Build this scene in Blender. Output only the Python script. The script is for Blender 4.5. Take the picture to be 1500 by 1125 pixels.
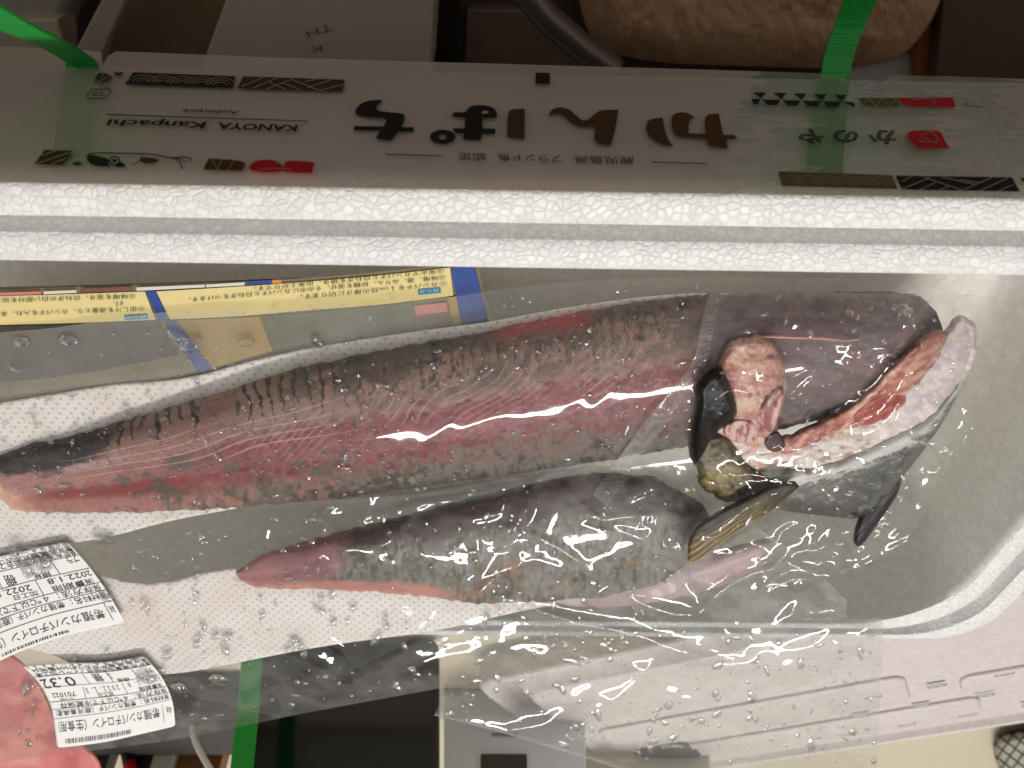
import bpy, math, random
import numpy as np
from mathutils import Vector, Matrix
for o in list(bpy.data.objects): bpy.data.objects.remove(o)
random.seed(7); RNG = np.random.RandomState(11)
scn = bpy.context.scene
COL = scn.collection

# ------------------------------------------------------------------ camera
FPX, CX, CY = 1087.0, 750.0, 562.5
PITCH = math.radians(45.0)
CAM = np.array([0.0, 0.0, 0.30])
FWD = np.array([0.0, -math.cos(PITCH), -math.sin(PITCH)])
RGT = np.array([1.0, 0.0, 0.0])
UPI = np.array([0.0, math.sin(PITCH), -math.cos(PITCH)])      # the phone was held the other way up
cd = bpy.data.cameras.new('camera'); cam = bpy.data.objects.new('camera', cd); COL.objects.link(cam)
cd.sensor_width = 36.0; cd.lens = FPX / 1500.0 * 36.0; cd.clip_start = 0.01; cd.clip_end = 50
cam.matrix_world = Matrix(((RGT[0], UPI[0], -FWD[0], CAM[0]), (RGT[1], UPI[1], -FWD[1], CAM[1]),
                           (RGT[2], UPI[2], -FWD[2], CAM[2]), (0, 0, 0, 1)))
cd.dof.use_dof = True; cd.dof.focus_distance = 0.33; cd.dof.aperture_fstop = 14
scn.camera = cam
# ------------------------------------------------------------------ light of the room
w = bpy.data.worlds.new('World'); scn.world = w; w.use_nodes = True
bg = w.node_tree.nodes['Background']; bg.inputs[0].default_value = (1.0, 0.965, 0.925, 1); bg.inputs[1].default_value = 1.0
wn = w.node_tree.nodes; wl = w.node_tree.links             # dim room: pale ceiling above and ahead, dark behind the viewer and below
tcw = wn.new('ShaderNodeTexCoord'); dt = wn.new('ShaderNodeVectorMath'); dt.operation = 'DOT_PRODUCT'; dt.inputs[1].default_value = (0.0, -0.64, 0.77)
wl.new(tcw.outputs['Generated'], dt.inputs[0]); mrw = wn.new('ShaderNodeMapRange'); mrw.interpolation_type = 'SMOOTHSTEP'
for i_, x_ in ((1, -0.35), (2, 1.0), (3, 0.13), (4, 0.60)): mrw.inputs[i_].default_value = x_
wl.new(dt.outputs['Value'], mrw.inputs[0]); wl.new(mrw.outputs[0], bg.inputs[1])
def area(name, loc, target, sx, sy, power, col):
    l = bpy.data.lights.new(name, 'AREA'); l.shape = 'RECTANGLE'; l.size = sx; l.size_y = sy; l.energy = power; l.color = col
    o = bpy.data.objects.new(name, l); COL.objects.link(o); o.location = loc
    o.rotation_euler = (Vector(target) - Vector(loc)).to_track_quat('-Z', 'Y').to_euler(); return o
area('ceiling_lamp', (0.30, -1.12, 1.75), (0.0, -0.30, 0.05), 1.3, 0.09, 23, (1.0, 0.97, 0.93))
scn.view_settings.view_transform = 'Standard'; scn.view_settings.look = 'None'
scn.view_settings.exposure = 0.34; scn.view_settings.gamma = 1.0
scn.cycles.transparent_max_bounces = 24; scn.cycles.max_bounces = 10
scn.cycles.caustics_reflective = False; scn.cycles.caustics_refractive = False

# ------------------------------------------------------------------ helpers: places
class Plane:
    def __init__(s, p0, n):
        s.p0 = np.array(p0, float); n = np.array(n, float); s.n = n / np.linalg.norm(n)
def P(u, v, plane, lift=0.0):
    """point of the given surface (raised by lift along its normal) that lies on the sight line of u, v"""
    u = np.asarray(u, float); v = np.asarray(v, float)
    d = FWD + ((u - CX) / FPX)[..., None] * RGT + ((CY - v) / FPX)[..., None] * UPI
    num = ((plane.p0 - CAM) @ plane.n) + np.asarray(lift, float)
    return CAM + d * (num / (d @ plane.n))[..., None]
def level(z): return Plane((0, 0, z), (0, 0, 1))
RIM = 0.10
RIMP = level(RIM)
TABLE = level(0.0)
SLOPE = math.radians(15.0)
PILE = Plane((0, -0.40, 0.105), (0, math.sin(SLOPE), math.cos(SLOPE)))      # the packs lie on a slope against the far wall
def upright(y): return Plane((0, y, 0), (0, 1, 0))

# ------------------------------------------------------------------ helpers: noise
def _h(ix, iy, seed):
    n = (ix.astype(np.int64) * 374761393 + iy.astype(np.int64) * 668265263 + seed * 974634777) & 0xffffffff
    n = ((n ^ (n >> 13)) * 1274126177) & 0xffffffff
    return ((n ^ (n >> 16)) & 0xffff) / 65535.0
def vnoise(x, y, seed=0):
    x = np.asarray(x, float); y = np.asarray(y, float)
    ix = np.floor(x); iy = np.floor(y); fx = x - ix; fy = y - iy
    fx = fx * fx * (3 - 2 * fx); fy = fy * fy * (3 - 2 * fy)
    a = _h(ix, iy, seed); b = _h(ix + 1, iy, seed); c = _h(ix, iy + 1, seed); d = _h(ix + 1, iy + 1, seed)
    return (a * (1 - fx) + b * fx) * (1 - fy) + (c * (1 - fx) + d * fx) * fy
def fbm(x, y, seed=0, o=4):
    t = 0; a = 0.5; s = 0
    for k in range(o):
        t = t + a * vnoise(np.asarray(x) * 2 ** k, np.asarray(y) * 2 ** k, seed + k * 17); s += a; a *= 0.5
    return t / s
def sst(a, b, x): 
    t = np.clip((np.asarray(x, float) - a) / (b - a), 0, 1); return t * t * (3 - 2 * t)
def lin(c):
    c = np.asarray(c, float) / 255.0
    return np.where(c <= 0.04045, c / 12.92, ((c + 0.055) / 1.055) ** 2.4)
def mixc(c, col, m): 
    m = np.clip(np.asarray(m, float), 0, 1)[..., None]; return c * (1 - m) + lin(col) * m
def interp(poly, x):
    p = np.array(poly, float); return np.interp(x, p[:, 0], p[:, 1])

# ------------------------------------------------------------------ helpers: objects
def link(o, parent=None):
    COL.objects.link(o)
    if parent is not None: o.parent = parent
    return o
def tag(o, label, cat, group=None):
    o['label'] = label; o['category'] = cat
    if group: o['group'] = group
    return o
def kind(o, k): o['kind'] = k; return o
def thing(name, label, cat, loc, group=None):
    o = bpy.data.objects.new(name, None); o.empty_display_size = 0.02; link(o); o.location = loc
    return tag(o, label, cat, group)
def mesh(name, verts, faces, mat, parent=None, cols=None, smooth=True, fm=None):
    m = bpy.data.meshes.new(name); verts = np.asarray(verts, float)
    if parent is not None: verts = verts - np.array(parent.location if parent.parent is None else (parent.parent.location))
    m.from_pydata(verts.tolist(), [], [list(map(int, f)) for f in faces])
    for mm in (mat if isinstance(mat, (list, tuple)) else [mat]): m.materials.append(mm)
    if cols is not None:
        a = m.color_attributes.new('Col', 'FLOAT_COLOR', 'POINT')
        c = np.ones((len(verts), 4)); c[:, :cols.shape[1]] = cols; a.data.foreach_set('color', c.ravel())
    if smooth: m.polygons.foreach_set('use_smooth', [True] * len(m.polygons))
    if fm is not None: m.polygons.foreach_set('material_index', fm)
    m.update()
    return link(bpy.data.objects.new(name, m), parent)
def gridfaces(nr, nc):
    i = np.arange(nr - 1)[:, None] * nc + np.arange(nc - 1)[None, :]
    return np.stack([i, i + 1, i + nc + 1, i + nc], -1).reshape(-1, 4)
def poly_arr(p): return np.array(p, float)
def inside(u, v, poly):
    x, y = np.asarray(u), np.asarray(v); r = np.zeros(x.shape, bool); n = len(poly)
    for i in range(n):
        x1, y1 = poly[i]; x2, y2 = poly[(i + 1) % n]
        if y1 == y2: continue
        c = ((y1 > y) != (y2 > y)) & (x < (x2 - x1) * (y - y1) / (y2 - y1) + x1); r ^= c
    return r
def edge_dist(u, v, poly, near=False):
    best = np.full(np.shape(u), 1e9); bx = np.array(u, float); by = np.array(v, float); n = len(poly)
    for i in range(n):
        x1, y1 = poly[i]; x2, y2 = poly[(i + 1) % n]; dx, dy = x2 - x1, y2 - y1; L = dx * dx + dy * dy + 1e-9
        t = np.clip(((u - x1) * dx + (v - y1) * dy) / L, 0, 1); px, py = x1 + t * dx, y1 + t * dy
        d = np.hypot(u - px, v - py); k = d < best; best = np.where(k, d, best)
        if near: bx = np.where(k, px, bx); by = np.where(k, py, by)
    return (best, bx, by) if near else best
def sdf(u, v, poly):
    d = edge_dist(u, v, poly); return np.where(inside(u, v, poly), d, -d)
def smooth_poly(poly, it=2):
    p = np.array(poly, float)
    for _ in range(it):
        q = np.roll(p, -1, 0); p = np.stack([p * .75 + q * .25, p * .25 + q * .75], 1).reshape(-1, 2)
    return p
def rounded(d, R): 
    x = np.clip(d / R, 0, 1); return np.sqrt(np.clip(1 - (1 - x) ** 2, 0, 1))
def pad(name, poly, plane, mat, parent=None, base=0.0, H=0.006, R=20, step=3, colfn=None, rough=0.0, its=2, thick=None, grow=0.0, rag=0.0):
    """solid cushion-like piece: outline, height rising from its edge, flat underside"""
    p = smooth_poly(poly, its) if its else np.array(poly, float)
    if rag:
        p = resample(np.vstack([p, p[:1]]), max(24, int(np.hypot(*np.diff(p, axis=0).T).sum() / 4)))[:-1]
        p = p + rag * np.stack([fbm(p[:, 0] / 9, p[:, 1] / 9, 601) - .5, fbm(p[:, 0] / 9, p[:, 1] / 9, 602) - .5], 1) * 2
    if grow:
        e_ = np.roll(p, -1, 0) - np.roll(p, 1, 0); nn = np.stack([e_[:, 1], -e_[:, 0]], 1) / (np.hypot(*e_.T)[:, None] + 1e-9)
        ar = (p[:, 0] * np.roll(p[:, 1], -1) - np.roll(p[:, 0], -1) * p[:, 1]).sum(); p = p + nn * grow * (1 if ar > 0 else -1)
    u0, v0 = p.min(0) - step; u1, v1 = p.max(0) + step
    U, V = np.meshgrid(np.arange(u0, u1 + step, step), np.arange(v0, v1 + step, step))
    nr, nc = U.shape; U = U.ravel(); V = V.ravel()
    ins = inside(U, V, p); d, bx, by = edge_dist(U, V, p, True)
    f = gridfaces(nr, nc); keep = ins[f].any(1); f = f[keep]
    out = ~ins; U = np.where(out, bx, U); V = np.where(out, by, V); d = np.where(out, 0, d)
    used = np.unique(f); mp = np.full(len(U), -1); mp[used] = np.arange(len(used)); f = mp[f]
    U, V, d = U[used], V[used], d[used]
    b = base(U, V) if callable(base) else np.full(U.shape, base)
    h = (H(U, V) if callable(H) else H) * rounded(d, R)
    if rough: h = h + rough * (fbm(U / 14, V / 14, 5) - .5) * sst(0, R * .6, d)
    top = P(U, V, plane, b + h)
    cols = colfn(U, V, d) if colfn else None
    # close the underside with its rim
    e = {}
    for q in f:
        for k in range(4):
            a, c = q[k], q[(k + 1) % 4]
            if a == c: continue
            e[(a, c)] = e.get((a, c), 0) + 1
    rimE = [(a, c) for (a, c) in e if (c, a) not in e]
    t = thick if thick else 0.0012
    ids = sorted({a for q in rimE for a in q}); k0 = len(top); idx = {a: k0 + i for i, a in enumerate(ids)}
    low = top[ids] - plane.n * t
    faces = [list(q) for q in f] + [[c, a, idx[a], idx[c]] for a, c in rimE]
    vv = np.vstack([top, low]); cc = np.vstack([cols, cols[ids]]) if cols is not None else None
    return mesh(name, vv, faces, mat, parent, cc)
def flat(name, polys, surf, mat, parent=None, fm=None):
    """printed marks: flat polygons laid on a surface"""
    vs, fs, k = [], [], 0
    for p in polys:
        p = np.array(p, float); vs.append(surf(p[:, 0], p[:, 1])); fs.append(list(range(k, k + len(p)))); k += len(p)
    return mesh(name, np.vstack(vs), fs, mat, parent, smooth=False, fm=fm)
def prism(name, poly, plane, t, mat, parent=None, lift=0.0):
    p = np.array(poly, float); a = P(p[:, 0], p[:, 1], plane, lift); b = a - plane.n * t; n = len(p)
    f = [list(range(n)), list(range(2 * n - 1, n - 1, -1))] + [[i, i + n, (i + 1) % n + n, (i + 1) % n] for i in range(n)]
    o = mesh(name, np.vstack([a, b]), f, mat, parent, smooth=False)
    md = o.modifiers.new('Bevel', 'BEVEL'); md.width = min(0.0015, t * .3); md.segments = 2; return o
def stroke(pts, wd):
    """thin band along a polyline, as quads"""
    p = np.array(pts, float); t = np.gradient(p, axis=0); t /= np.linalg.norm(t, axis=1)[:, None] + 1e-9
    n = np.stack([-t[:, 1], t[:, 0]], 1) * wd / 2; a, b = p + n, p - n
    return [[a[i], a[i + 1], b[i + 1], b[i]] for i in range(len(p) - 1)]
def tube(name, pts, r, mat, parent=None, seg=8):
    p = np.array(pts, float); vs = []; up = np.array([0, 0, 1.0])
    T = np.gradient(p, axis=0); T /= np.linalg.norm(T, axis=1)[:, None] + 1e-12
    for q, t in zip(p, T):
        a = np.cross(t, up if abs(t[2]) < .9 else [1, 0, 0]); a /= np.linalg.norm(a); b = np.cross(t, a)
        for k in range(seg):
            an = 2 * math.pi * k / seg; vs.append(q + r * (math.cos(an) * a + math.sin(an) * b))
    fs = [[i * seg + k, i * seg + (k + 1) % seg, (i + 1) * seg + (k + 1) % seg, (i + 1) * seg + k] for i in range(len(p) - 1) for k in range(seg)]
    return mesh(name, vs, fs, mat, parent)
def resample(pts, n):
    p = np.array(pts, float); s = np.r_[0, np.cumsum(np.hypot(*np.diff(p, axis=0).T))]; q = np.linspace(0, s[-1], n)
    # smooth (Catmull-Rom) interpolation
    out = []
    for x in q:
        i = min(max(np.searchsorted(s, x, 'right') - 1, 0), len(p) - 2); t = (x - s[i]) / max(s[i + 1] - s[i], 1e-9)
        p0, p1, p2, p3 = p[max(i - 1, 0)], p[i], p[i + 1], p[min(i + 2, len(p) - 1)]
        out.append(.5 * ((2 * p1) + (-p0 + p2) * t + (2 * p0 - 5 * p1 + 4 * p2 - p3) * t ** 2 + (-p0 + 3 * p1 - 3 * p2 + p3) * t ** 3))
    return np.array(out)
def coons(top, bot, lef, rig, nr, nc):
    T, B, L, R = resample(top, nc), resample(bot, nc), resample(lef, nr), resample(rig, nr)
    s = np.linspace(0, 1, nc)[None, :, None]; t = np.linspace(0, 1, nr)[:, None, None]
    S = (1 - t) * T[None] + t * B[None] + (1 - s) * L[:, None] + s * R[:, None] \
        - ((1 - s) * (1 - t) * T[0] + s * (1 - t) * T[-1] + (1 - s) * t * B[0] + s * t * B[-1])
    return S[..., 0], S[..., 1]
_TC = {}
def text2d(s, extra=0.0, outline=0.0):
    key = (s, extra, outline)
    if key not in _TC:
        c = bpy.data.curves.new('lettering', 'FONT'); c.body = s; c.resolution_u = 2; c.offset = extra
        if outline: c.fill_mode = 'NONE'; c.bevel_depth = outline; c.bevel_resolution = 0
        o = bpy.data.objects.new('lettering', c); COL.objects.link(o)
        dg = bpy.context.evaluated_depsgraph_get(); m = bpy.data.meshes.new_from_object(o.evaluated_get(dg))
        vs = np.array([v.co[:2] for v in m.vertices]); fs = [list(p.vertices) for p in m.polygons]
        bpy.data.objects.remove(o); bpy.data.curves.remove(c); bpy.data.meshes.remove(m); _TC[key] = (vs, fs)
    return _TC[key]
def lettering(items, surf, mat, parent, name='lettering'):
    """items: (string, baseline start, baseline end, vector of a capital's height[, slant, bold, outline])"""
    V, F, k = [], [], 0
    for it in items:
        s, a, b, up = it[:4]; sl = it[4] if len(it) > 4 else 0; bo = it[5] if len(it) > 5 else 0; ou = it[6] if len(it) > 6 else 0
        vs, fs = text2d(s, bo, ou)
        if not len(vs): continue
        x = vs[:, 0] - vs[:, 0].min(); wd = x.max(); yy = vs[:, 1] / 0.72; x = x + sl * yy * .72
        a, b, up = map(lambda q: np.array(q, float), (a, b, up))
        q = a + (x / wd)[:, None] * (b - a) + yy[:, None] * up
        V.append(surf(q[:, 0], q[:, 1])); F += [[i + k for i in f] for f in fs]; k += len(vs)
    return mesh(name, np.vstack(V), F, mat, parent, smooth=False)

# ------------------------------------------------------------------ materials
def newmat(name):
    m = bpy.data.materials.new(name); m.use_nodes = True; nt = m.node_tree
    for n in list(nt.nodes): nt.nodes.remove(n)
    out = nt.nodes.new('ShaderNodeOutputMaterial'); return m, nt, out
def nd(nt, t, **kw):
    n = nt.nodes.new(t)
    for k, v in kw.items(): setattr(n, k, v)
    return n
def L(nt, a, b): nt.links.new(a, b)
def math_(nt, op, a, b=None, c=None):
    n = nd(nt, 'ShaderNodeMath', operation=op)
    for i, x in enumerate((a, b, c)):
        if x is None: continue
        if hasattr(x, 'links'): L(nt, x, n.inputs[i])
        else: n.inputs[i].default_value = x
    return n.outputs[0]
def solid(name, rgb, rough=0.5, var=0.12, scale=60, bump=0.0, bscale=300, metal=0.0, coat=0.0, spec=0.5, sheen=0.0):
    m, nt, out = newmat(name); p = nd(nt, 'ShaderNodeBsdfPrincipled'); L(nt, p.outputs[0], out.inputs[0])
    tc = nd(nt, 'ShaderNodeTexCoord'); nz = nd(nt, 'ShaderNodeTexNoise'); nz.inputs['Scale'].default_value = scale; nz.inputs['Detail'].default_value = 5
    L(nt, tc.outputs['Object'], nz.inputs['Vector'])
    mx = nd(nt, 'ShaderNodeMix', data_type='RGBA'); c = lin(rgb)
    mx.inputs[6].default_value = (*(c * (1 - var)), 1); mx.inputs[7].default_value = (*np.minimum(c * (1 + var), 1), 1)
    L(nt, nz.outputs[0], mx.inputs[0]); L(nt, mx.outputs[2], p.inputs['Base Color'])
    p.inputs['Roughness'].default_value = rough; p.inputs['Metallic'].default_value = metal; p.inputs['Coat Weight'].default_value = coat
    p.inputs['Specular IOR Level'].default_value = spec; p.inputs['Sheen Weight'].default_value = sheen
    if bump:
        n2 = nd(nt, 'ShaderNodeTexNoise'); n2.inputs['Scale'].default_value = bscale; n2.inputs['Detail'].default_value = 4
        L(nt, tc.outputs['Object'], n2.inputs['Vector'])
        b = nd(nt, 'ShaderNodeBump'); b.inputs['Strength'].default_value = bump; b.inputs['Distance'].default_value = 0.001
        L(nt, n2.outputs[0], b.inputs['Height']); L(nt, b.outputs[0], p.inputs['Normal'])
    return m
def painted(name, rough=0.35, bump=0.4, bscale=900, coat=0.3, sss=0.0, spec=0.5):
    """colour of the thing held in the mesh, with a painted highlight on the belly skin; fine relief from noise"""
    m, nt, out = newmat(name); p = nd(nt, 'ShaderNodeBsdfPrincipled'); L(nt, p.outputs[0], out.inputs[0])
    a = nd(nt, 'ShaderNodeVertexColor', layer_name='Col'); tc = nd(nt, 'ShaderNodeTexCoord')
    n2 = nd(nt, 'ShaderNodeTexNoise'); n2.inputs['Scale'].default_value = bscale; n2.inputs['Detail'].default_value = 5
    L(nt, tc.outputs['Object'], n2.inputs['Vector'])
    b = nd(nt, 'ShaderNodeBump'); b.inputs['Strength'].default_value = bump; b.inputs['Distance'].default_value = 0.0006
    L(nt, n2.outputs[0], b.inputs['Height']); L(nt, b.outputs[0], p.inputs['Normal'])
    mr = nd(nt, 'ShaderNodeMapRange'); mr.inputs[3].default_value = 0.82; mr.inputs[4].default_value = 1.18; L(nt, n2.outputs[0], mr.inputs[0])
    mm = nd(nt, 'ShaderNodeMix', data_type='RGBA', blend_type='MULTIPLY'); mm.inputs[0].default_value = 1
    L(nt, a.outputs[0], mm.inputs[6]); L(nt, mr.outputs[0], mm.inputs[7]); L(nt, mm.outputs[2], p.inputs['Base Color'])
    p.inputs['Roughness'].default_value = rough; p.inputs['Coat Weight'].default_value = coat; p.inputs['Coat Roughness'].default_value = 0.15
    p.inputs['Specular IOR Level'].default_value = spec
    if sss:
        p.inputs['Subsurface Weight'].default_value = sss; p.inputs['Subsurface Radius'].default_value = (1, .3, .2); p.inputs['Subsurface Scale'].default_value = 0.003
    return m
def foam(name, rgb=(232, 231, 229), cell=0.0030, strength=0.42, line=.90):
    m, nt, out = newmat(name); p = nd(nt, 'ShaderNodeBsdfPrincipled'); L(nt, p.outputs[0], out.inputs[0])
    tc = nd(nt, 'ShaderNodeTexCoord')
    nz = nd(nt, 'ShaderNodeTexNoise'); nz.inputs['Scale'].default_value = 500
    L(nt, tc.outputs['Object'], nz.inputs['Vector'])
    ad = nd(nt, 'ShaderNodeVectorMath', operation='MULTIPLY_ADD'); L(nt, nz.outputs['Color'], ad.inputs[0])
    ad.inputs[1].default_value = (.0011,) * 3; L(nt, tc.outputs['Object'], ad.inputs[2])
    vo = nd(nt, 'ShaderNodeTexVoronoi', feature='DISTANCE_TO_EDGE'); vo.inputs['Scale'].default_value = 1 / cell
    L(nt, ad.outputs[0], vo.inputs['Vector'])
    cr = nd(nt, 'ShaderNodeMapRange', interpolation_type='SMOOTHSTEP'); cr.inputs[1].default_value = 0.0; cr.inputs[2].default_value = 0.16
    L(nt, vo.outputs[0], cr.inputs[0])
    vc = nd(nt, 'ShaderNodeTexVoronoi'); vc.inputs['Scale'].default_value = 1 / cell; L(nt, ad.outputs[0], vc.inputs['Vector'])
    hsv = nd(nt, 'ShaderNodeSeparateColor'); L(nt, vc.outputs['Color'], hsv.inputs[0])
    tone = nd(nt, 'ShaderNodeMapRange'); tone.inputs[3].default_value = 0.88; tone.inputs[4].default_value = 1.0; L(nt, hsv.outputs[0], tone.inputs[0])
    mx = nd(nt, 'ShaderNodeMix', data_type='RGBA'); c = lin(rgb); mx.inputs[6].default_value = (*(c * line), 1); mx.inputs[7].default_value = (*c, 1)
    L(nt, cr.outputs[0], mx.inputs[0])
    m2 = nd(nt, 'ShaderNodeMix', data_type='RGBA', blend_type='MULTIPLY'); m2.inputs[0].default_value = 1
    L(nt, mx.outputs[2], m2.inputs[6]); L(nt, tone.outputs[0], m2.inputs[7]); L(nt, m2.outputs[2], p.inputs['Base Color'])
    b = nd(nt, 'ShaderNodeBump'); b.inputs['Strength'].default_value = strength; b.inputs['Distance'].default_value = 0.0005
    hh = math_(nt, 'MULTIPLY_ADD', hsv.outputs[1], 0.5, cr.outputs[0])
    L(nt, hh, b.inputs['Height']); L(nt, b.outputs[0], p.inputs['Normal'])
    p.inputs['Roughness'].default_value = 0.42; p.inputs['Specular IOR Level'].default_value = 0.4
    return m
def filmmat(name, haze=0.05, tint=(.97, .97, .96), bump=0.25, scale=55, rough=0.05, hazecol=(215, 215, 212), f0=0.07, hvar=0.6, milky=None):
    m, nt, out = newmat(name); tc = nd(nt, 'ShaderNodeTexCoord')
    n1 = nd(nt, 'ShaderNodeTexNoise'); n1.inputs['Scale'].default_value = scale; n1.inputs['Detail'].default_value = 3; n1.inputs['Distortion'].default_value = 0.8
    L(nt, tc.outputs['Object'], n1.inputs['Vector'])
    rd = nd(nt, 'ShaderNodeTexNoise'); rd.inputs['Scale'].default_value = scale * 2.6; rd.inputs['Detail'].default_value = 2
    L(nt, tc.outputs['Object'], rd.inputs['Vector'])
    hh = math_(nt, 'MULTIPLY_ADD', rd.outputs[0], 0.25, n1.outputs[0])
    b = nd(nt, 'ShaderNodeBump'); b.inputs['Strength'].default_value = bump; b.inputs['Distance'].default_value = 0.002; L(nt, hh, b.inputs['Height'])
    lw = nd(nt, 'ShaderNodeLayerWeight'); lw.inputs[0].default_value = 0.5; L(nt, b.outputs[0], lw.inputs['Normal'])
    fr = math_(nt, 'MULTIPLY_ADD', math_(nt, 'POWER', lw.outputs['Facing'], 4.0), 0.8, f0)
    tr = nd(nt, 'ShaderNodeBsdfTransparent'); tr.inputs[0].default_value = (*tint, 1)
    gl = nd(nt, 'ShaderNodeBsdfGlossy'); gl.inputs['Roughness'].default_value = rough; L(nt, b.outputs[0], gl.inputs['Normal'])
    m1 = nd(nt, 'ShaderNodeMixShader'); L(nt, fr, m1.inputs[0]); L(nt, tr.outputs[0], m1.inputs[1]); L(nt, gl.outputs[0], m1.inputs[2])
    df = nd(nt, 'ShaderNodeBsdfDiffuse'); df.inputs[0].default_value = (*lin(hazecol), 1)
    tl = nd(nt, 'ShaderNodeBsdfTranslucent'); tl.inputs[0].default_value = (*lin(hazecol), 1)
    m2 = nd(nt, 'ShaderNodeMixShader'); m2.inputs[0].default_value = 0.4; L(nt, df.outputs[0], m2.inputs[1]); L(nt, tl.outputs[0], m2.inputs[2])
    n3 = nd(nt, 'ShaderNodeTexNoise'); n3.inputs['Scale'].default_value = 30; n3.inputs['Detail'].default_value = 6; L(nt, tc.outputs['Object'], n3.inputs['Vector'])
    at = nd(nt, 'ShaderNodeVertexColor', layer_name='Col')          # red: heat-sealed band
    wv = nd(nt, 'ShaderNodeTexVoronoi'); wv.inputs['Scale'].default_value = 900; wv.inputs['Randomness'].default_value = 0.15
    L(nt, tc.outputs['Object'], wv.inputs['Vector'])
    sep = nd(nt, 'ShaderNodeSeparateColor'); L(nt, at.outputs[0], sep.inputs[0])
    seal = math_(nt, 'MULTIPLY', sep.outputs[0], math_(nt, 'MULTIPLY', math_(nt, 'GREATER_THAN', wv.outputs['Distance'], 0.42), 0.22))
    hz = math_(nt, 'MULTIPLY_ADD', math_(nt, 'SUBTRACT', n3.outputs[0], 0.5), 2 * haze * hvar, haze)
    hz = math_(nt, 'ADD', math_(nt, 'MULTIPLY_ADD', sep.outputs[1], math_(nt, 'ADD', n3.outputs[0], .25), math_(nt, 'MAXIMUM', hz, 0.0)), seal)
    m3 = nd(nt, 'ShaderNodeMixShader'); L(nt, hz, m3.inputs[0]); L(nt, m1.outputs[0], m3.inputs[1]); L(nt, m2.outputs[0], m3.inputs[2])
    L(nt, m3.outputs[0], out.inputs[0]); return m
def sheetmat():
    m, nt, out = newmat('absorbent_paper'); p = nd(nt, 'ShaderNodeBsdfPrincipled'); L(nt, p.outputs[0], out.inputs[0])
    uv = nd(nt, 'ShaderNodeVertexColor', layer_name='Col'); s = nd(nt, 'ShaderNodeSeparateColor'); L(nt, uv.outputs[0], s.inputs[0])
    x, y = s.outputs[0], s.outputs[1]
    def cellc(ox):
        fx = math_(nt, 'SUBTRACT', math_(nt, 'FRACT', math_(nt, 'ADD', x, ox)), 0.5); fy = math_(nt, 'SUBTRACT', math_(nt, 'FRACT', math_(nt, 'ADD', y, ox)), 0.5)
        return math_(nt, 'SQRT', math_(nt, 'ADD', math_(nt, 'MULTIPLY', fx, fx), math_(nt, 'MULTIPLY', fy, fy)))
    d = math_(nt, 'MINIMUM', cellc(0.0), cellc(0.5))
    mr = nd(nt, 'ShaderNodeMapRange', interpolation_type='SMOOTHSTEP'); mr.inputs[1].default_value = 0.08; mr.inputs[2].default_value = 0.19; L(nt, d, mr.inputs[0])
    tc = nd(nt, 'ShaderNodeTexCoord'); nz = nd(nt, 'ShaderNodeTexNoise'); nz.inputs['Scale'].default_value = 25; nz.inputs['Detail'].default_value = 4
    L(nt, tc.outputs['Object'], nz.inputs['Vector'])
    wet = nd(nt, 'ShaderNodeMapRange', interpolation_type='SMOOTHSTEP'); wet.inputs[1].default_value = .45; wet.inputs[2].default_value = .7; L(nt, nz.outputs[0], wet.inputs[0])
    base = nd(nt, 'ShaderNodeMix', data_type='RGBA'); base.inputs[6].default_value = (*lin((238, 234, 230)), 1); base.inputs[7].default_value = (*lin((234, 220, 216)), 1); L(nt, wet.outputs[0], base.inputs[0])
    mx = nd(nt, 'ShaderNodeMix', data_type='RGBA'); mx.inputs[6].default_value = (*lin((202, 197, 193)), 1); L(nt, base.outputs[2], mx.inputs[7]); L(nt, mr.outputs[0], mx.inputs[0])
    L(nt, mx.outputs[2], p.inputs['Base Color']); p.inputs['Roughness'].default_value = 0.8
    b = nd(nt, 'ShaderNodeBump'); b.inputs['Strength'].default_value = .5; b.inputs['Distance'].default_value = .0003; L(nt, mr.outputs[0], b.inputs['Height']); L(nt, b.outputs[0], p.inputs['Normal'])
    return m
def glassmat(name, ior=1.33, col=(1, 1, 1)):
    m, nt, out = newmat(name); g = nd(nt, 'ShaderNodeBsdfGlass'); g.inputs['IOR'].default_value = ior; g.inputs['Roughness'].default_value = 0.02; g.inputs[0].default_value = (*col, 1)
    tr = nd(nt, 'ShaderNodeBsdfTransparent'); mx = nd(nt, 'ShaderNodeMixShader'); lw = nd(nt, 'ShaderNodeLayerWeight'); lw.inputs[0].default_value = .5
    L(nt, math_(nt, 'MULTIPLY_ADD', math_(nt, 'POWER', lw.outputs['Facing'], 1.5), .62, .06), mx.inputs[0])
    tc = nd(nt, 'ShaderNodeTexCoord'); nz = nd(nt, 'ShaderNodeTexNoise'); nz.inputs['Scale'].default_value = 400; L(nt, tc.outputs['Object'], nz.inputs['Vector'])
    b = nd(nt, 'ShaderNodeBump'); b.inputs['Strength'].default_value = .15; b.inputs['Distance'].default_value = .0005; L(nt, nz.outputs[0], b.inputs['Height']); L(nt, b.outputs[0], g.inputs['Normal'])
    L(nt, tr.outputs[0], mx.inputs[1]); L(nt, g.outputs[0], mx.inputs[2])
    gs = nd(nt, 'ShaderNodeBsdfGlossy'); gs.inputs['Roughness'].default_value = .06; m4 = nd(nt, 'ShaderNodeMixShader')
    L(nt, math_(nt, 'MULTIPLY_ADD', math_(nt, 'POWER', lw.outputs['Facing'], 4.0), .5, .07), m4.inputs[0]); L(nt, mx.outputs[0], m4.inputs[1]); L(nt, gs.outputs[0], m4.inputs[2]); L(nt, m4.outputs[0], out.inputs[0]); return m
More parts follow.
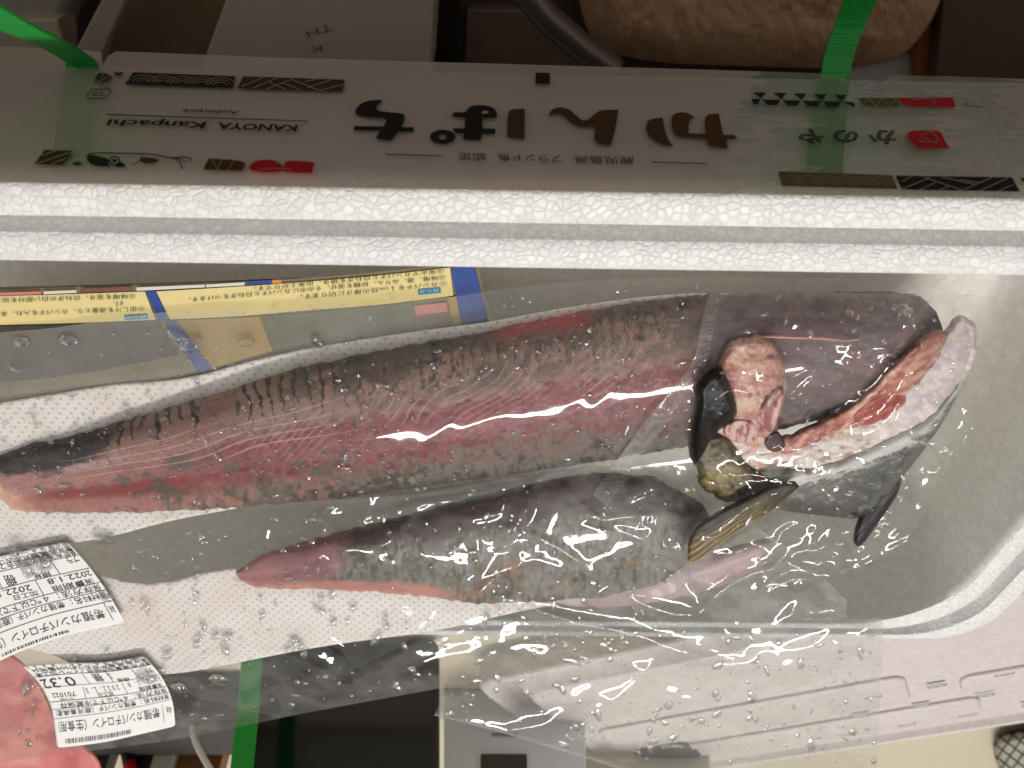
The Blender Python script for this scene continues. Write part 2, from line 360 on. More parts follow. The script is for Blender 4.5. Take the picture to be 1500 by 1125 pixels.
def strapmat(name):
    m, nt, out = newmat(name); p = nd(nt, 'ShaderNodeBsdfPrincipled'); L(nt, p.outputs[0], out.inputs[0])
    tc = nd(nt, 'ShaderNodeTexCoord'); vo = nd(nt, 'ShaderNodeTexVoronoi'); vo.inputs['Scale'].default_value = 800; vo.inputs['Randomness'].default_value = .25
    L(nt, tc.outputs['Object'], vo.inputs['Vector'])
    mx = nd(nt, 'ShaderNodeMix', data_type='RGBA'); mx.inputs[6].default_value = (*lin((50, 190, 84)), 1); mx.inputs[7].default_value = (*lin((28, 150, 58)), 1)
    L(nt, vo.outputs[0], mx.inputs[0]); L(nt, mx.outputs[2], p.inputs['Base Color']); p.inputs['Roughness'].default_value = .4
    b = nd(nt, 'ShaderNodeBump'); b.inputs['Strength'].default_value = .6; b.inputs['Distance'].default_value = .0006; b.invert = True
    L(nt, vo.outputs[0], b.inputs['Height']); L(nt, b.outputs[0], p.inputs['Normal'])
    tl = nd(nt, 'ShaderNodeBsdfTranslucent'); tl.inputs[0].default_value = (*lin((40, 210, 80)), 1)
    ms = nd(nt, 'ShaderNodeMixShader'); ms.inputs[0].default_value = .35; L(nt, p.outputs[0], ms.inputs[1]); L(nt, tl.outputs[0], ms.inputs[2]); L(nt, ms.outputs[0], out.inputs[0])
    return m
M = dict(
    foam=foam('foam'), foamin=foam('foam_smooth', (229, 226, 219), .0030, .06, .985), lid=foam('foam_lid', (208, 199, 196), .0035, .08, .97),
    table=solid('table_top', (196, 186, 165), .45, .06, 12), floor=solid('dark_floor', (70, 55, 42), .6, .2, 8),
    black=solid('black_ink', (18, 17, 16), .4, .1), brown=solid('brown_glare_ink', (78, 50, 26), .4, .1), red=solid('red_ink', (196, 22, 34), .4, .1),  # brown: black print with the film's brownish reflection put into its colour
    pale=solid('pale_ink', (176, 164, 146), .5, .05), olive=solid('olive_glare_ink', (104, 86, 44), .4, .1),  # olive: black print too, its reflected tint painted in
    strap=strapmat('woven_strap'), sheet=sheetmat(), flesh=painted('fish_flesh', .48, .3, 1100, .05, .05, .3),
    skin=painted('fish_skin', .42, .4, 1500, .08, 0, .3), ice=glassmat('ice', 1.31), water=glassmat('water', 1.33),
    sticker=solid('sticker_paper', (240, 239, 236), .45, .02), ink=solid('sticker_ink', (28, 27, 28), .5, .05))

# ------------------------------------------------------------------ the setting: table, floor
def box(name, lo, hi, mat, parent=None, bev=0.002):
    x0, y0, z0 = lo; x1, y1, z1 = hi
    v = [(x0, y0, z0), (x1, y0, z0), (x1, y1, z0), (x0, y1, z0), (x0, y0, z1), (x1, y0, z1), (x1, y1, z1), (x0, y1, z1)]
    f = [(0, 3, 2, 1), (4, 5, 6, 7), (0, 1, 5, 4), (1, 2, 6, 5), (2, 3, 7, 6), (3, 0, 4, 7)]
    o = mesh(name, v, f, mat, parent, smooth=False)
    if bev: md = o.modifiers.new('Bevel', 'BEVEL'); md.width = bev; md.segments = 2
    return o
FLOORZ = -0.42
kind(box('table', (-1.3, -1.7, -0.03), (1.3, -0.17, -0.0005), M['table'], None, .004), 'structure')
kind(box('floor', (-2.2, -2.2, FLOORZ - .02), (2.2, 1.6, FLOORZ), M['floor'], None, 0), 'structure')
kind(box('wall', (-2.2, -2.25, FLOORZ), (2.2, -2.2, 2.3), solid('wall_paint', (205, 198, 186), .7, .04, 6), None, 0), 'structure')

# ------------------------------------------------------------------ polystyrene box
A0 = P(np.array([0., 1500.]), np.array([268., 292.]), RIMP)             # the near outer edge of the rim
ANG = math.atan2(A0[1, 1] - A0[0, 1], A0[1, 0] - A0[0, 0])
WALLP = Plane(A0[0], (-math.sin(ANG), math.cos(ANG), 0))                  # outer face of the near wall
cR = P(np.array([1502.]), np.array([770.]), RIMP)[0]
farI = P(np.array([1150.]), np.array([917.]), RIMP)[0]
ex = np.array([math.cos(ANG), math.sin(ANG), 0]); ey = np.array([-math.sin(ANG), math.cos(ANG), 0])
INS = 0.031
Y1 = A0[0] @ ey; FY = .48; Y0 = farI @ ey - INS * FY; X1 = cR @ ex + INS; X0 = -0.50
def rrect(x0, y0, x1, y1, r, n=12):
    pts = []
    for cx, cy, a in ((x1 - r, y1 - r, 0), (x0 + r, y1 - r, 90), (x0 + r, y0 + r, 180), (x1 - r, y0 + r, 270)):
        for k in range(n + 1):
            t = math.radians(a + 90 * k / n); pts.append((cx + r * math.cos(t), cy + r * math.sin(t)))
    return pts
def loft(profile, X0, Y0, X1, Y1, R, zb, frame=True, fy=1.0):
    vs, fs = [], []; n = None
    for ins, z, rr in profile:
        pts = rrect(X0 + ins, Y0 + ins * fy, X1 - ins, Y1 - ins, max(rr, .002)); n = len(pts)
        for x, y in pts:
            q = ex * x + ey * y if frame else np.array([x, y, 0]); vs.append((q[0], q[1], z))
    k = len(profile)
    for i in range(k - 1):
        for j in range(n): fs.append([i * n + j, i * n + (j + 1) % n, (i + 1) * n + (j + 1) % n, (i + 1) * n + j])
    fs.append(list(range((k - 1) * n, k * n))); fs.append(list(range(n - 1, -1, -1)))
    return vs, fs
Z = RIM
prof = [(.016, 0, .03), (.004, .006, .03), (0, .014, .03), (0, Z - .0015, .03), (.0004, Z - .0006, .03), (.0015, Z, .03),
        (.0105, Z, .035), (.0115, Z - .0006, .035), (.0125, Z - .009, .036), (.0140, Z - .0110, .037), (.0172, Z - .0110, .04), (.0180, Z - .0100, .04), (.0188, Z - .0024, .042),
        (.0200, Z - .0016, .042), (.0285, Z - .0016, .048), (.0300, Z - .0024, .05), (.0312, Z - .006, .05), (.0340, Z - .05, .05), (.037, Z - .076, .05), (.042, Z - .083, .05), (.052, Z - .086, .05)]
bx = thing('polystyrene_box', 'long open white polystyrene fish box with beaded rim and printed side', 'box', tuple(ex * (X0 + X1) / 2 + ey * (Y0 + Y1) / 2))
vs, fs = loft(prof, X0, Y0, X1, Y1, .03, 0, True, FY)
nring = len(vs) // len(prof)
fmi = [1 if i // nring >= 15 or i == len(fs) - 2 else 0 for i in range(len(fs))]
body = mesh('body', vs, fs, [M['foam'], M['foamin']], bx, smooth=True, fm=fmi)
md = body.modifiers.new('Edges', 'EDGE_SPLIT'); md.split_angle = math.radians(50)

# hazy printed film over the near wall, straps caught under it
def onwall(off): return lambda u, v: P(u, v, WALLP, off)
wallfilm, nt, out = newmat('frosted_film')
def frosted():
    tc = nd(nt, 'ShaderNodeTexCoord'); pr = nd(nt, 'ShaderNodeBsdfPrincipled'); tr = nd(nt, 'ShaderNodeBsdfTransparent')
    at = nd(nt, 'ShaderNodeVertexColor', layer_name='Col'); sp = nd(nt, 'ShaderNodeSeparateColor'); L(nt, at.outputs[0], sp.inputs[0])
    mp = nd(nt, 'ShaderNodeMapping'); mp.inputs['Scale'].default_value = (60, 60, 190); L(nt, tc.outputs['Object'], mp.inputs[0])
    nz = nd(nt, 'ShaderNodeTexNoise'); nz.inputs['Scale'].default_value = 1; nz.inputs['Detail'].default_value = 5; nz.inputs['Distortion'].default_value = .6; L(nt, mp.outputs[0], nz.inputs['Vector'])
    wet = nd(nt, 'ShaderNodeMapRange', interpolation_type='SMOOTHSTEP'); wet.inputs[1].default_value = .50; wet.inputs[2].default_value = .53
    L(nt, math_(nt, 'ADD', nz.outputs[0], math_(nt, 'SUBTRACT', sp.outputs[0], .5)), wet.inputs[0])
    cm = nd(nt, 'ShaderNodeMix', data_type='RGBA'); cm.inputs[6].default_value = (*lin((222, 204, 188)), 1); cm.inputs[7].default_value = (*lin((200, 205, 176)), 1); L(nt, wet.outputs[0], cm.inputs[0])
    L(nt, cm.outputs[2], pr.inputs['Base Color']); pr.inputs['Roughness'].default_value = .3
    fz = nd(nt, 'ShaderNodeTexNoise'); fz.inputs['Scale'].default_value = 1500; L(nt, tc.outputs['Object'], fz.inputs['Vector'])
    b = nd(nt, 'ShaderNodeBump'); b.inputs['Strength'].default_value = .12; b.inputs['Distance'].default_value = .0004; L(nt, fz.outputs[0], b.inputs['Height']); L(nt, b.outputs[0], pr.inputs['Normal'])
    al = nd(nt, 'ShaderNodeMix', data_type='FLOAT'); al.inputs[2].default_value = .66; al.inputs[3].default_value = .42; L(nt, wet.outputs[0], al.inputs[0])
    ms = nd(nt, 'ShaderNodeMixShader'); L(nt, al.outputs[0], ms.inputs[0]); L(nt, tr.outputs[0], ms.inputs[1]); L(nt, pr.outputs[0], ms.inputs[2]); L(nt, ms.outputs[0], out.inputs[0])
frosted()
low = [(-60, 66), (0, 68), (120, 73), (148, 76), (151, 95), (158, 82), (170, 75), (400, 84), (750, 94), (1000, 101), (1225, 108), (1236, 111), (1246, 124), (1256, 141), (1272, 144), (1292, 140), (1296, 118), (1303, 110), (1400, 112), (1560, 118)]
high = [(-60, 266), (1560, 292)]
us = np.unique(np.r_[np.linspace(-60, 1560, 240), [p[0] for p in low]]); lo = interp(low, us); hi = interp(high, us)
ts = np.linspace(0, 1, 16)[:, None]; U = np.repeat(us[None], 16, 0); V = lo * (1 - ts) + hi * ts
wetm = sst(1000, 1130, U + (fbm(U / 40, V / 20, 3) - .5) * 120) * .62 + sst(1330, 1400, U) * -.18 * sst(.3, .8, vnoise(U / 60, V / 50, 9))
WV = (fbm(U / 130, V / 70, 44) - .5) * .0012
fm = mesh('printed_film', P(U, V, WALLP, .0034 + WV).reshape(-1, 3), gridfaces(16, len(us)), wallfilm, bx, np.stack([np.clip(wetm, 0, 1).ravel()] * 3, 1))
ink = onwall(.0046)
def A(x, y): return (20 + x / 3.0, 60 + y / 3.0)
def B(x, y): return (500 + x / 2.5, 90 + y / 2.5)
def C(x, y): return (1060 + x / 3.409, 90 + y / 3.409)
def pl(fn, *pts): return [fn(*p) for p in pts]
ink2 = onwall(.0049)
# big lettering
flat('lettering', [smooth_poly(pl(B, (158,140),(128,163),(128,178),(165,185),(222,189),(236,200),(220,240),(220,240),(266,241),(266,241),(264,258),(264,258),(208,257),(208,257),(182,290),(182,290),(125,283),(125,283),(142,254),(142,254),(44,252),(44,252),(48,236),(48,236),(155,238),(155,238),(170,206),(90,204),(56,197),(48,180),(72,152),(110,141)), 1)], ink, M['black'], fm)
flat('lettering', [smooth_poly(pl(B, (607,277),(607,277),(609,190),(622,174),(672,173),(672,173),(671,286),(671,286)), 1)], ink, M['brown'], fm)
hole = lambda cx, cy, rx, ry, k0, k1, n=28: [[B(cx + rx * math.cos(2*math.pi*i/n), cy + ry * math.sin(2*math.pi*i/n)), B(cx + rx * math.cos(2*math.pi*(i+1)/n), cy + ry * math.sin(2*math.pi*(i+1)/n)),
        B(cx + k0 * math.cos(2*math.pi*(i+1)/n), cy + k1 * math.sin(2*math.pi*(i+1)/n)), B(cx + k0 * math.cos(2*math.pi*i/n), cy + k1 * math.sin(2*math.pi*i/n))] for i in range(n)]
pa = pl(B, (405,202),(405,202),(410,186),(410,186),(456,186),(464,170),(482,160),(530,160),(560,170),(571,190),(568,207),(568,207),(516,206),(516,206),(518,245),(518,245),(565,246),(565,246),(563,266),(563,266),(516,264),(516,264),(510,290),(510,290),(445,285),(445,285),(450,264),(450,264),(415,262),(408,244),(408,244),(451,245),(451,245),(454,206),(454,206))
flat('lettering', [smooth_poly(pa, 1)] + hole(371, 276, 47, 26, 14, 9), ink, M['black'], fm)
flat('lettering', [smooth_poly(pl(B, (512,192),(518,180),(535,180),(542,190)), 1)], ink2, M['pale'], fm)
flat('lettering', [smooth_poly(pl(B, (762,198),(768,176),(800,166),(836,174),(862,200),(882,217),(905,214),(930,190),(950,178),(1015,176),(1015,176),(1005,240),(987,308),(987,308),(942,302),(925,286),(930,250),(927,236),(890,241),(850,232),(825,210),(808,194),(785,192),(766,201)), 1)], ink, M['brown'], fm)
flat('lettering', [smooth_poly(pl(B, (1115,240),(1124,211),(1177,205),(1177,205),(1185,250),(1200,294),(1222,312),(1182,308),(1140,287),(1119,262)), 1),
                   smooth_poly(pl(B, (1209,202),(1224,188),(1264,185),(1300,208),(1275,210),(1270,262),(1270,262),(1335,266),(1335,266),(1330,230),(1335,194),(1382,190),(1382,190),(1392,240),(1400,268),(1400,268),(1440,268),(1440,268),(1450,286),(1450,286),(1410,285),(1410,285),(1417,320),(1417,320),(1345,308),(1345,308),(1338,283),(1338,283),(1240,278),(1217,264),(1210,235)), 1)], ink, M['brown'], fm)
flat('pattern_strip', [pl(B, (712,40),(764,42),(764,82),(711,81))], ink, M['black'], fm)
flat('pattern_strip', [pl(B, (163,338),(371,344),(371,348),(163,342))], ink, M['brown'], fm)
flat('pattern_strip', [pl(B, (1135,366),(1340,372),(1340,376),(1135,370))], ink, M['brown'], fm)
up = lambda px: (0.12 * px, px)
lettering([('鹿児島県', B(1070, 351), B(850, 346), up(9), 0, .006), ('ブランド魚', B(806, 346), B(572, 338), up(9), 0, .006), ('認定', B(528, 338), B(425, 336), up(9), 0, .006)], ink, M['black'], fm)
# left block
lettering([('KANOYA', A(1250, 371), A(900, 359), (1.5, 9.4), .25, .03), ('Kanpachi', A(850, 357), A(418, 345), (1.5, 9.4), .25, .03),
           ('Amberjack', A(990, 306), A(740, 299), (.8, 5.4), .2, .015)], ink, M['black'], fm)
flat('pattern_strip', [pl(A, (405,320),(1290,350),(1290,354),(405,325))], ink, M['black'], fm)
def waves(fn, x0, x1, y0, y1, r, n, sl=0):
    out = []
    for k in range(n):
        cx = x0 + (x1 - x0) * (k + .5) / n
        for q in (1.0, .72, .45):
            a = np.linspace(math.pi * .06, math.pi * .94, 9); pts = [(cx + r * q * math.cos(t), y1 + (cx - x0) * sl - (y1 - y0) * .95 * q * math.sin(t)) for t in a]
            out += stroke([fn(*p) for p in pts], .7)
    return out
flat('pattern_strip', [pl(A, (525,137),(975,155),(962,207),(488,190))], ink, M['black'], fm)
flat('pattern_strip', waves(A, 530, 950, 145, 185, 70, 5, .035), ink2, M['pale'], fm)
flat('pattern_strip', [pl(A, (1008,155),(1455,170),(1445,222),(983,208))], ink, M['brown'], fm)
flat('pattern_strip', sum([stroke(pl(A, a, b), 1.0) for a, b in (((1000,200),(1100,160)),((1050,208),(1160,162)),((1110,212),(1230,166)),((1185,185),(1260,216)),((1225,170),(1345,218)),((1275,180),(1330,168)),((1290,205),(1400,170)),((1345,218),(1450,190)),((1120,180),(1200,214)))], []), ink2, M['pale'], fm)
flat('pattern_strip', [smooth_poly(pl(A, (352,182),(362,150),(385,136),(430,150),(432,165),(400,182)), 1), pl(A, (437,137),(485,138),(470,153),(450,152))], ink, M['brown'], fm)
flat('pattern_strip', sum([stroke(pl(A, (372,182), q), .8) for q in ((400,138),(425,150),(355,160))], []), ink2, M['pale'], fm)
rc = pl(A, (322,242),(340,213),(425,211),(428,222),(405,252),(330,254))
flat('recycling_mark', stroke(rc + rc[:1], 1.5), ink, M['black'], fm)
lettering([('PS', A(418, 197), A(378, 197), (.4, 3.2))], ink, M['black'], fm)
lettering([('プラ', A(408, 222), A(345, 220), (-.6, 6.5), 0, .01)], ink, M['black'], fm)
flat('leaf_mark', [pl(A, (135,478),(258,482),(215,545),(90,542)), smooth_poly(pl(A, (255,548),(262,530),(292,527),(305,548)), 1)], ink, M['brown'], fm)
flat('leaf_mark', sum([stroke(pl(A, a, b), 1.1) for a, b in (((118,505),(190,480)),((100,540),(240,492)),((165,542),(228,515)))], []), ink2, M['pale'], fm)
# fish emblem
em = [smooth_poly(pl(A, (315,512),(330,498),(360,502),(425,520),(412,540),(440,552),(345,550)), 1), smooth_poly(pl(A, (452,545),(462,530),(488,538),(490,556),(440,553)), 1)]
em += stroke(resample(pl(A, (325,497),(370,492),(450,493),(600,498),(690,513),(735,510),(770,513),(782,526)), 30), 1.8)
em += stroke(resample(pl(A, (690,515),(720,520),(735,540),(740,563)), 10), 1.6) + stroke(resample(pl(A, (700,513),(740,520),(760,532)), 10), 1.2) + stroke(resample(pl(A, (562,503),(555,525),(520,543)), 10), 1.5)
flat('fish_emblem', em, ink, M['black'], fm)
ring = lambda cx, cy, r0, r1: [[A(cx + r0 * math.cos(t), cy + r0 * .8 * math.sin(t)), A(cx + r0 * math.cos(t + .35), cy + r0 * .8 * math.sin(t + .35)), A(cx + r1 * math.cos(t + .35), cy + r1 * .8 * math.sin(t + .35)), A(cx + r1 * math.cos(t), cy + r1 * .8 * math.sin(t))] for t in np.arange(18) * .35]
flat('fish_emblem', ring(443, 526, 26, 18) + ring(443, 526, 11, 0.5), ink2, M['black'], fm)
flat('fish_emblem', [smooth_poly(pl(A, (552,525),(562,510),(600,512),(640,520),(632,533),(580,541)), 1)], ink, M['brown'], fm)
flat('leaf_mark', [smooth_poly(pl(A, (832,565),(832,565),(857,515),(857,515),(1000,525),(1025,545),(1005,572),(1005,572)), 1)], ink, M['brown'], fm)
flat('leaf_mark', sum([stroke(pl(A, a, b), 1.0) for a, b in (((868,520),(900,566)),((915,518),(895,568)),((970,524),(940,570)),((1020,545),(1000,575)))], []), ink2, M['pale'], fm)
flat('flower_mark', [smooth_poly(pl(A, (1030,575),(1042,535),(1085,520),(1140,522),(1185,545),(1190,578)), 2)], ink, M['red'], fm)
flat('flower_mark', [smooth_poly(pl(A, (1185,560),(1190,530),(1230,524),(1322,533),(1322,533),(1310,581),(1310,581),(1190,578)), 1)], ink, M['red'], fm)
flat('flower_mark', stroke(resample(pl(A, (1130,521),(1175,535),(1192,562)), 10), .9), ink2, M['pale'], fm)
flat('flower_mark', stroke(resample(pl(A, (1060,575),(1110,562),(1215,563),(1225,578)), 12), .9), ink2, M['pale'], fm)
# right block
tri = []
for k in range(5):
    x = 145 + 101 * k; y = 3 * k
    tri += [pl(C, (x, 153 + y), (x + 68, 155 + y), (x + 43, 186 + y))]
    tri += [pl(C, (x + 45, 189 + y), (x + 140, 192 + y), (x + 122, 219 + y), (x + 72, 217 + y))] if k < 4 else [pl(C, (x + 45, 189 + y), (x + 100, 192 + y), (x + 110, 219 + y))]
tri += [pl(C, (137,186),(186,188),(172,215),(148,213))]
flat('pattern_strip', tri, ink, M['black'], fm)
flat('pattern_strip', [pl(C, (668,182),(865,182),(882,225),(700,222))], ink, M['olive'], fm)
flat('pattern_strip', sum([stroke(pl(C, a, b), .9) for a, b in (((700,220),(722,184)),((722,184),(760,222)),((760,222),(790,184)),((790,184),(830,222)),((830,222),(862,186)))], []), ink2, M['pale'], fm)
flat('flower_mark', [smooth_poly(pl(C, (865,181),(865,181),(1145,179),(1145,179),(1160,230),(1160,230),(920,225),(890,210)), 1)], ink, M['red'], fm)
flat('flower_mark', [smooth_poly(pl(C, (915,365),(930,346),(1000,343),(1085,345),(1097,380),(1128,435),(1128,435),(1060,437),(1050,425),(1030,433),(965,433),(940,400),(920,385)), 1)], ink, M['red'], fm)
flat('flower_mark', stroke(resample(pl(C, (930,182),(960,190),(1020,182),(1055,195),(1040,222)), 14), .9), ink2, M['pale'], fm)
flat('flower_mark', stroke(resample(pl(C, (985,375),(1030,350),(1070,385),(1050,420)), 12), .9) + stroke(resample(pl(C, (965,390),(1000,402),(1060,400)), 8), .8) + stroke(resample(pl(C, (1000,380),(1020,390),(1035,405)), 8), .8), ink2, M['pale'], fm)
flat('leaf_mark', stroke(resample(pl(C, (1197,185),(1225,205),(1200,215),(1240,222),(1310,230)), 14), 1.0) + stroke(pl(C, (1245,208),(1275,228)), .9), ink, M['black'], fm)
for ch_, a_, b_ in (('か', C(858, 348), C(718, 346)), ('の', C(672, 346), C(545, 345)), ('や', C(500, 344), C(370, 342))): lettering([(ch_, a_, b_, (1.5, 17), 0, 0, .028)], ink, M['black'], fm)
flat('pattern_strip', [pl(C, (272,548),(840,568),(870,638),(290,622))], ink, M['olive'], fm)
flat('pattern_strip', waves(C, 290, 830, 562, 618, 75, 6, .025), ink2, M['pale'], fm)
flat('pattern_strip', [pl(C, (858,570),(1440,578),(1480,650),(890,640))], ink, M['black'], fm)
flat('pattern_strip', [pl(C, (1475,580),(1520,582),(1520,612),(1500,605))], ink, M['brown'], fm)
flat('pattern_strip', sum([stroke(pl(C, a, b), 1.2) for a, b in (((890,600),(940,573)),((895,635),(1030,580)),((980,640),(1060,605)),((1000,578),(1190,642)),((1090,578),(1260,615)),((1180,590),(1280,605)),((1200,640),(1340,580)),((1280,645),(1420,582)),((1370,648),(1445,615)),((1080,640),(1130,622)))], []), ink2, M['pale'], fm)

# ------------------------------------------------------------------ straps
def ribbon(name, pts3, width, side, mat, label):
    p = resample3(pts3, 40); n = len(p); side = np.array(side, float); side /= np.linalg.norm(side)
    T = np.gradient(p, axis=0); T /= np.linalg.norm(T, axis=1)[:, None]
    S = side - (T @ side)[:, None] * T; S /= np.linalg.norm(S, axis=1)[:, None]; N = np.cross(T, S) * .0004
    a, b = p + S * width / 2, p - S * width / 2
    v = np.stack([a + N, b + N, b - N, a - N], 1).reshape(-1, 3)
    f = [[i * 4 + k, i * 4 + (k + 1) % 4, i * 4 + 4 + (k + 1) % 4, i * 4 + 4 + k] for i in range(n - 1) for k in range(4)]
    f += [[0, 1, 2, 3], [n * 4 - 1, n * 4 - 2, n * 4 - 3, n * 4 - 4]]
    return tag(mesh(name, v, f, mat, None, smooth=False), label, 'strap', 'green packing straps')
def resample3(pts, n):
    p = np.array(pts, float); s = np.r_[0, np.cumsum(np.linalg.norm(np.diff(p, axis=0), axis=1))]; out = []
    for x in np.linspace(0, s[-1], n):
        i = min(max(np.searchsorted(s, x, 'right') - 1, 0), len(p) - 2); t = (x - s[i]) / max(s[i + 1] - s[i], 1e-9)
        p0, p1, p2, p3 = p[max(i - 1, 0)], p[i], p[i + 1], p[min(i + 2, len(p) - 1)]
        out.append(.5 * ((2 * p1) + (-p0 + p2) * t + (2 * p0 - 5 * p1 + 4 * p2 - p3) * t ** 2 + (-p0 + 3 * p1 - 3 * p2 + p3) * t ** 3))
    return np.array(out)
def W1(u, v, off=.0016): return P(np.array(u, float), np.array(v, float), WALLP, off)
g = .011
ribbon('packing_strap', [W1(106, 236), W1(108, 200), W1(116, 130), W1(118, 105), W1(120, 92, .006), W1(80, 66, .02), W1(20, 38, .04), W1(-60, -5, .06)], g, ex, M['strap'], 'green woven strap leaving the printed film beside its recycling mark')
ribbon('packing_strap', [W1(1207, 256), W1(1210, 220), W1(1216, 160), W1(1222, 118), W1(1224, 106, .004), W1(1232, 70, .012), W1(1252, 20, .025), W1(1275, -40, .045)], g, ex, M['strap'], 'green woven strap hanging down past the fuzzy beige cushion')
ub = upright(-0.548)
def SB(u, v): return P(np.array(u, float), np.array(v, float), ub)
ribbon('packing_strap', [SB(375, 935), SB(367, 985), SB(364, 1040), SB(358, 1090), SB(351, 1160)], .0155, ex, M['strap'], 'green woven strap standing up in front of the black tablet')

# ------------------------------------------------------------------ heights of what lies on the slope
def LH1(u, v):
    a = interp(L1T, u); b = interp(L1B, u); t = (v - a) / np.maximum(b - a, 1); w_ = np.clip(1 - (2 * t - 1) ** 2, 0, 1)
    return (.005 + .011 * sst(-60, 420, u)) * w_ ** .55 * sst(1388, 1320, u)
L1T = [(-80, 700), (-30, 682), (0, 668), (45, 650), (104, 640), (139, 630), (173, 618), (225, 605), (277, 589), (312, 579), (347, 567), (399, 550), (451, 536), (520, 521), (560, 513), (635, 499), (712, 486), (780, 470), (847, 457), (944, 440), (1033, 431), (1310, 428), (1350, 434), (1372, 456), (1384, 492), (1400, 510)]
L1B = [(-80, 722), (-30, 726), (0, 732), (18, 748), (60, 751), (190, 751), (300, 747), (450, 735), (520, 727), (635, 711), (750, 696), (850, 680), (900, 672), (1000, 655), (1100, 640), (1290, 594), (1350, 560), (1384, 504), (1400, 512)]
L2T = [(345, 838), (380, 815), (480, 785), (600, 755), (700, 728), (800, 705), (880, 692), (960, 700), (1030, 740), (1060, 790)]
L2B = [(345, 839), (352, 850), (375, 862), (450, 863), (550, 867), (640, 876), (700, 885), (780, 882), (880, 880), (960, 862), (1030, 820), (1060, 800)]
def LH2(u, v):
    a = interp(L2T, u); b = interp(L2B, u); t = (v - a) / np.maximum(b - a, 1); w_ = np.clip(1 - (2 * t - 1) ** 2, 0, 1)
    return (.003 + .0065 * sst(345, 520, u)) * w_ ** .55 * sst(1062, 960, u) * (u > 345)
# raster of heights in steps of 4 pixels, to drape the films
GU, GV = np.meshgrid(np.arange(-120, 1620, 4.0), np.arange(360, 1240, 4.0))
def blur(h, s):
    ky = np.fft.fftfreq(h.shape[0])[:, None]; kx = np.fft.fftfreq(h.shape[1])[None]
    p = np.pad(h, 20, mode='edge'); ky = np.fft.fftfreq(p.shape[0])[:, None]; kx = np.fft.fftfreq(p.shape[1])[None]
    return np.real(np.fft.ifft2(np.fft.fft2(p) * np.exp(-2 * (math.pi * s) ** 2 * (kx ** 2 + ky ** 2))))[20:-20, 20:-20]
def sampler(h):
    def f(u, v):
        x = np.clip((np.asarray(u, float) + 120) / 4, 1, h.shape[1] - 3.001); y = np.clip((np.asarray(v, float) - 360) / 4, 1, h.shape[0] - 3.001)
        i = x.astype(int); j = y.astype(int); fx = x - i; fy = y - j
        def wt(t): return ((1 - t) ** 3 / 6, (3 * t ** 3 - 6 * t * t + 4) / 6, (-3 * t ** 3 + 3 * t * t + 3 * t + 1) / 6, t ** 3 / 6)
        wx, wy = wt(fx), wt(fy); z = 0
        for a in range(4):
            for b in range(4): z = z + wy[a] * wx[b] * h[j + a - 1, i + b - 1]
        return z
    return f
def wrinkles(n, seed, box_, amp=(.0004, .0012), wd=(4, 9), ln=(30, 120), ang=None):
    r = np.random.RandomState(seed); segs = []
    for _ in range(n):
        a = r.uniform(0, math.pi) if ang is None else r.normal(*ang)
        segs.append((r.uniform(box_[0], box_[2]), r.uniform(box_[1], box_[3]), a, r.uniform(*ln), r.uniform(*wd), r.uniform(*amp), r.uniform(-.006, .006)))
    def f(u, v):
        z = np.zeros(np.shape(u))
        for cx, cy, a, l, w_, am, cv in segs:
            x = (u - cx) * math.cos(a) + (v - cy) * math.sin(a); y = -(u - cx) * math.sin(a) + (v - cy) * math.cos(a) - cv * x * x * .5
            m = np.exp(-(x / l) ** 4 - np.abs(y / w_) ** 1.5); z = z + am * m
        return z
    return f
def crease(pts, am, w_):
    p = resample(pts, 24); best = np.full(GU.shape, 1e9); fade = np.zeros(GU.shape)
    for i in range(len(p) - 1):
        (x1, y1), (x2, y2) = p[i], p[i + 1]; dx, dy = x2 - x1, y2 - y1; t = np.clip(((GU - x1) * dx + (GV - y1) * dy) / (dx * dx + dy * dy + 1e-9), 0, 1)
        d = np.hypot(GU - x1 - t * dx, GV - y1 - t * dy); k = d < best; best = np.where(k, d, best); s_ = (i + t) / (len(p) - 1); fade = np.where(k, np.minimum(1, 6 * np.minimum(s_, 1 - s_)), fade)
    return am * np.exp(-(best / w_) ** 1.6) * fade
hA = np.where((GV > interp(L1T, GU)) & (GV < interp(L1B, GU)), LH1(GU, GV), 0)
hB = np.where((GV > interp(L2T, GU)) & (GV < interp(L2B, GU)), LH2(GU, GV), 0)

# ------------------------------------------------------------------ fish loins
def strip(name, TP, BP, u0, u1, nu, nv, H, colfn, mat, label, base=0.0009, group=None):
    us = np.linspace(u0, u1, nu); t = np.linspace(0, 1, nv)[:, None]; a = interp(TP, us); b = interp(BP, us)
    U = np.repeat(us[None], nv, 0); V = a * (1 - t) + b * t; T = np.repeat(t, nu, 1)
    rag = (fbm(U / 10, V / 9, 71) - .5) * 6 * np.exp(-((np.minimum(T, 1 - T)) / .05) ** 2); V = V + rag
    lift = base + H(U, a * (1 - t) + b * t) + (fbm(U / 16, V / 10, 21) - .5) * .0004
    top = P(U, V, PILE, lift).reshape(-1, 3); cols = colfn(U, V, T).reshape(-1, 3); n = nu * nv
    f = gridfaces(nv, nu).tolist()
    ring = list(range(nu)) + [i * nu + nu - 1 for i in range(1, nv)] + [(nv - 1) * nu + i for i in range(nu - 2, -1, -1)] + [i * nu for i in range(nv - 2, 0, -1)]
    lowv = top[ring] - PILE.n * .0008; m_ = len(ring)
    f += [[ring[(i + 1) % m_], ring[i], n + i, n + (i + 1) % m_] for i in range(m_)]
    return tag(mesh(name, np.vstack([top, lowv]), f, mat, None, np.vstack([cols, cols[ring]])), label, 'fish', group)
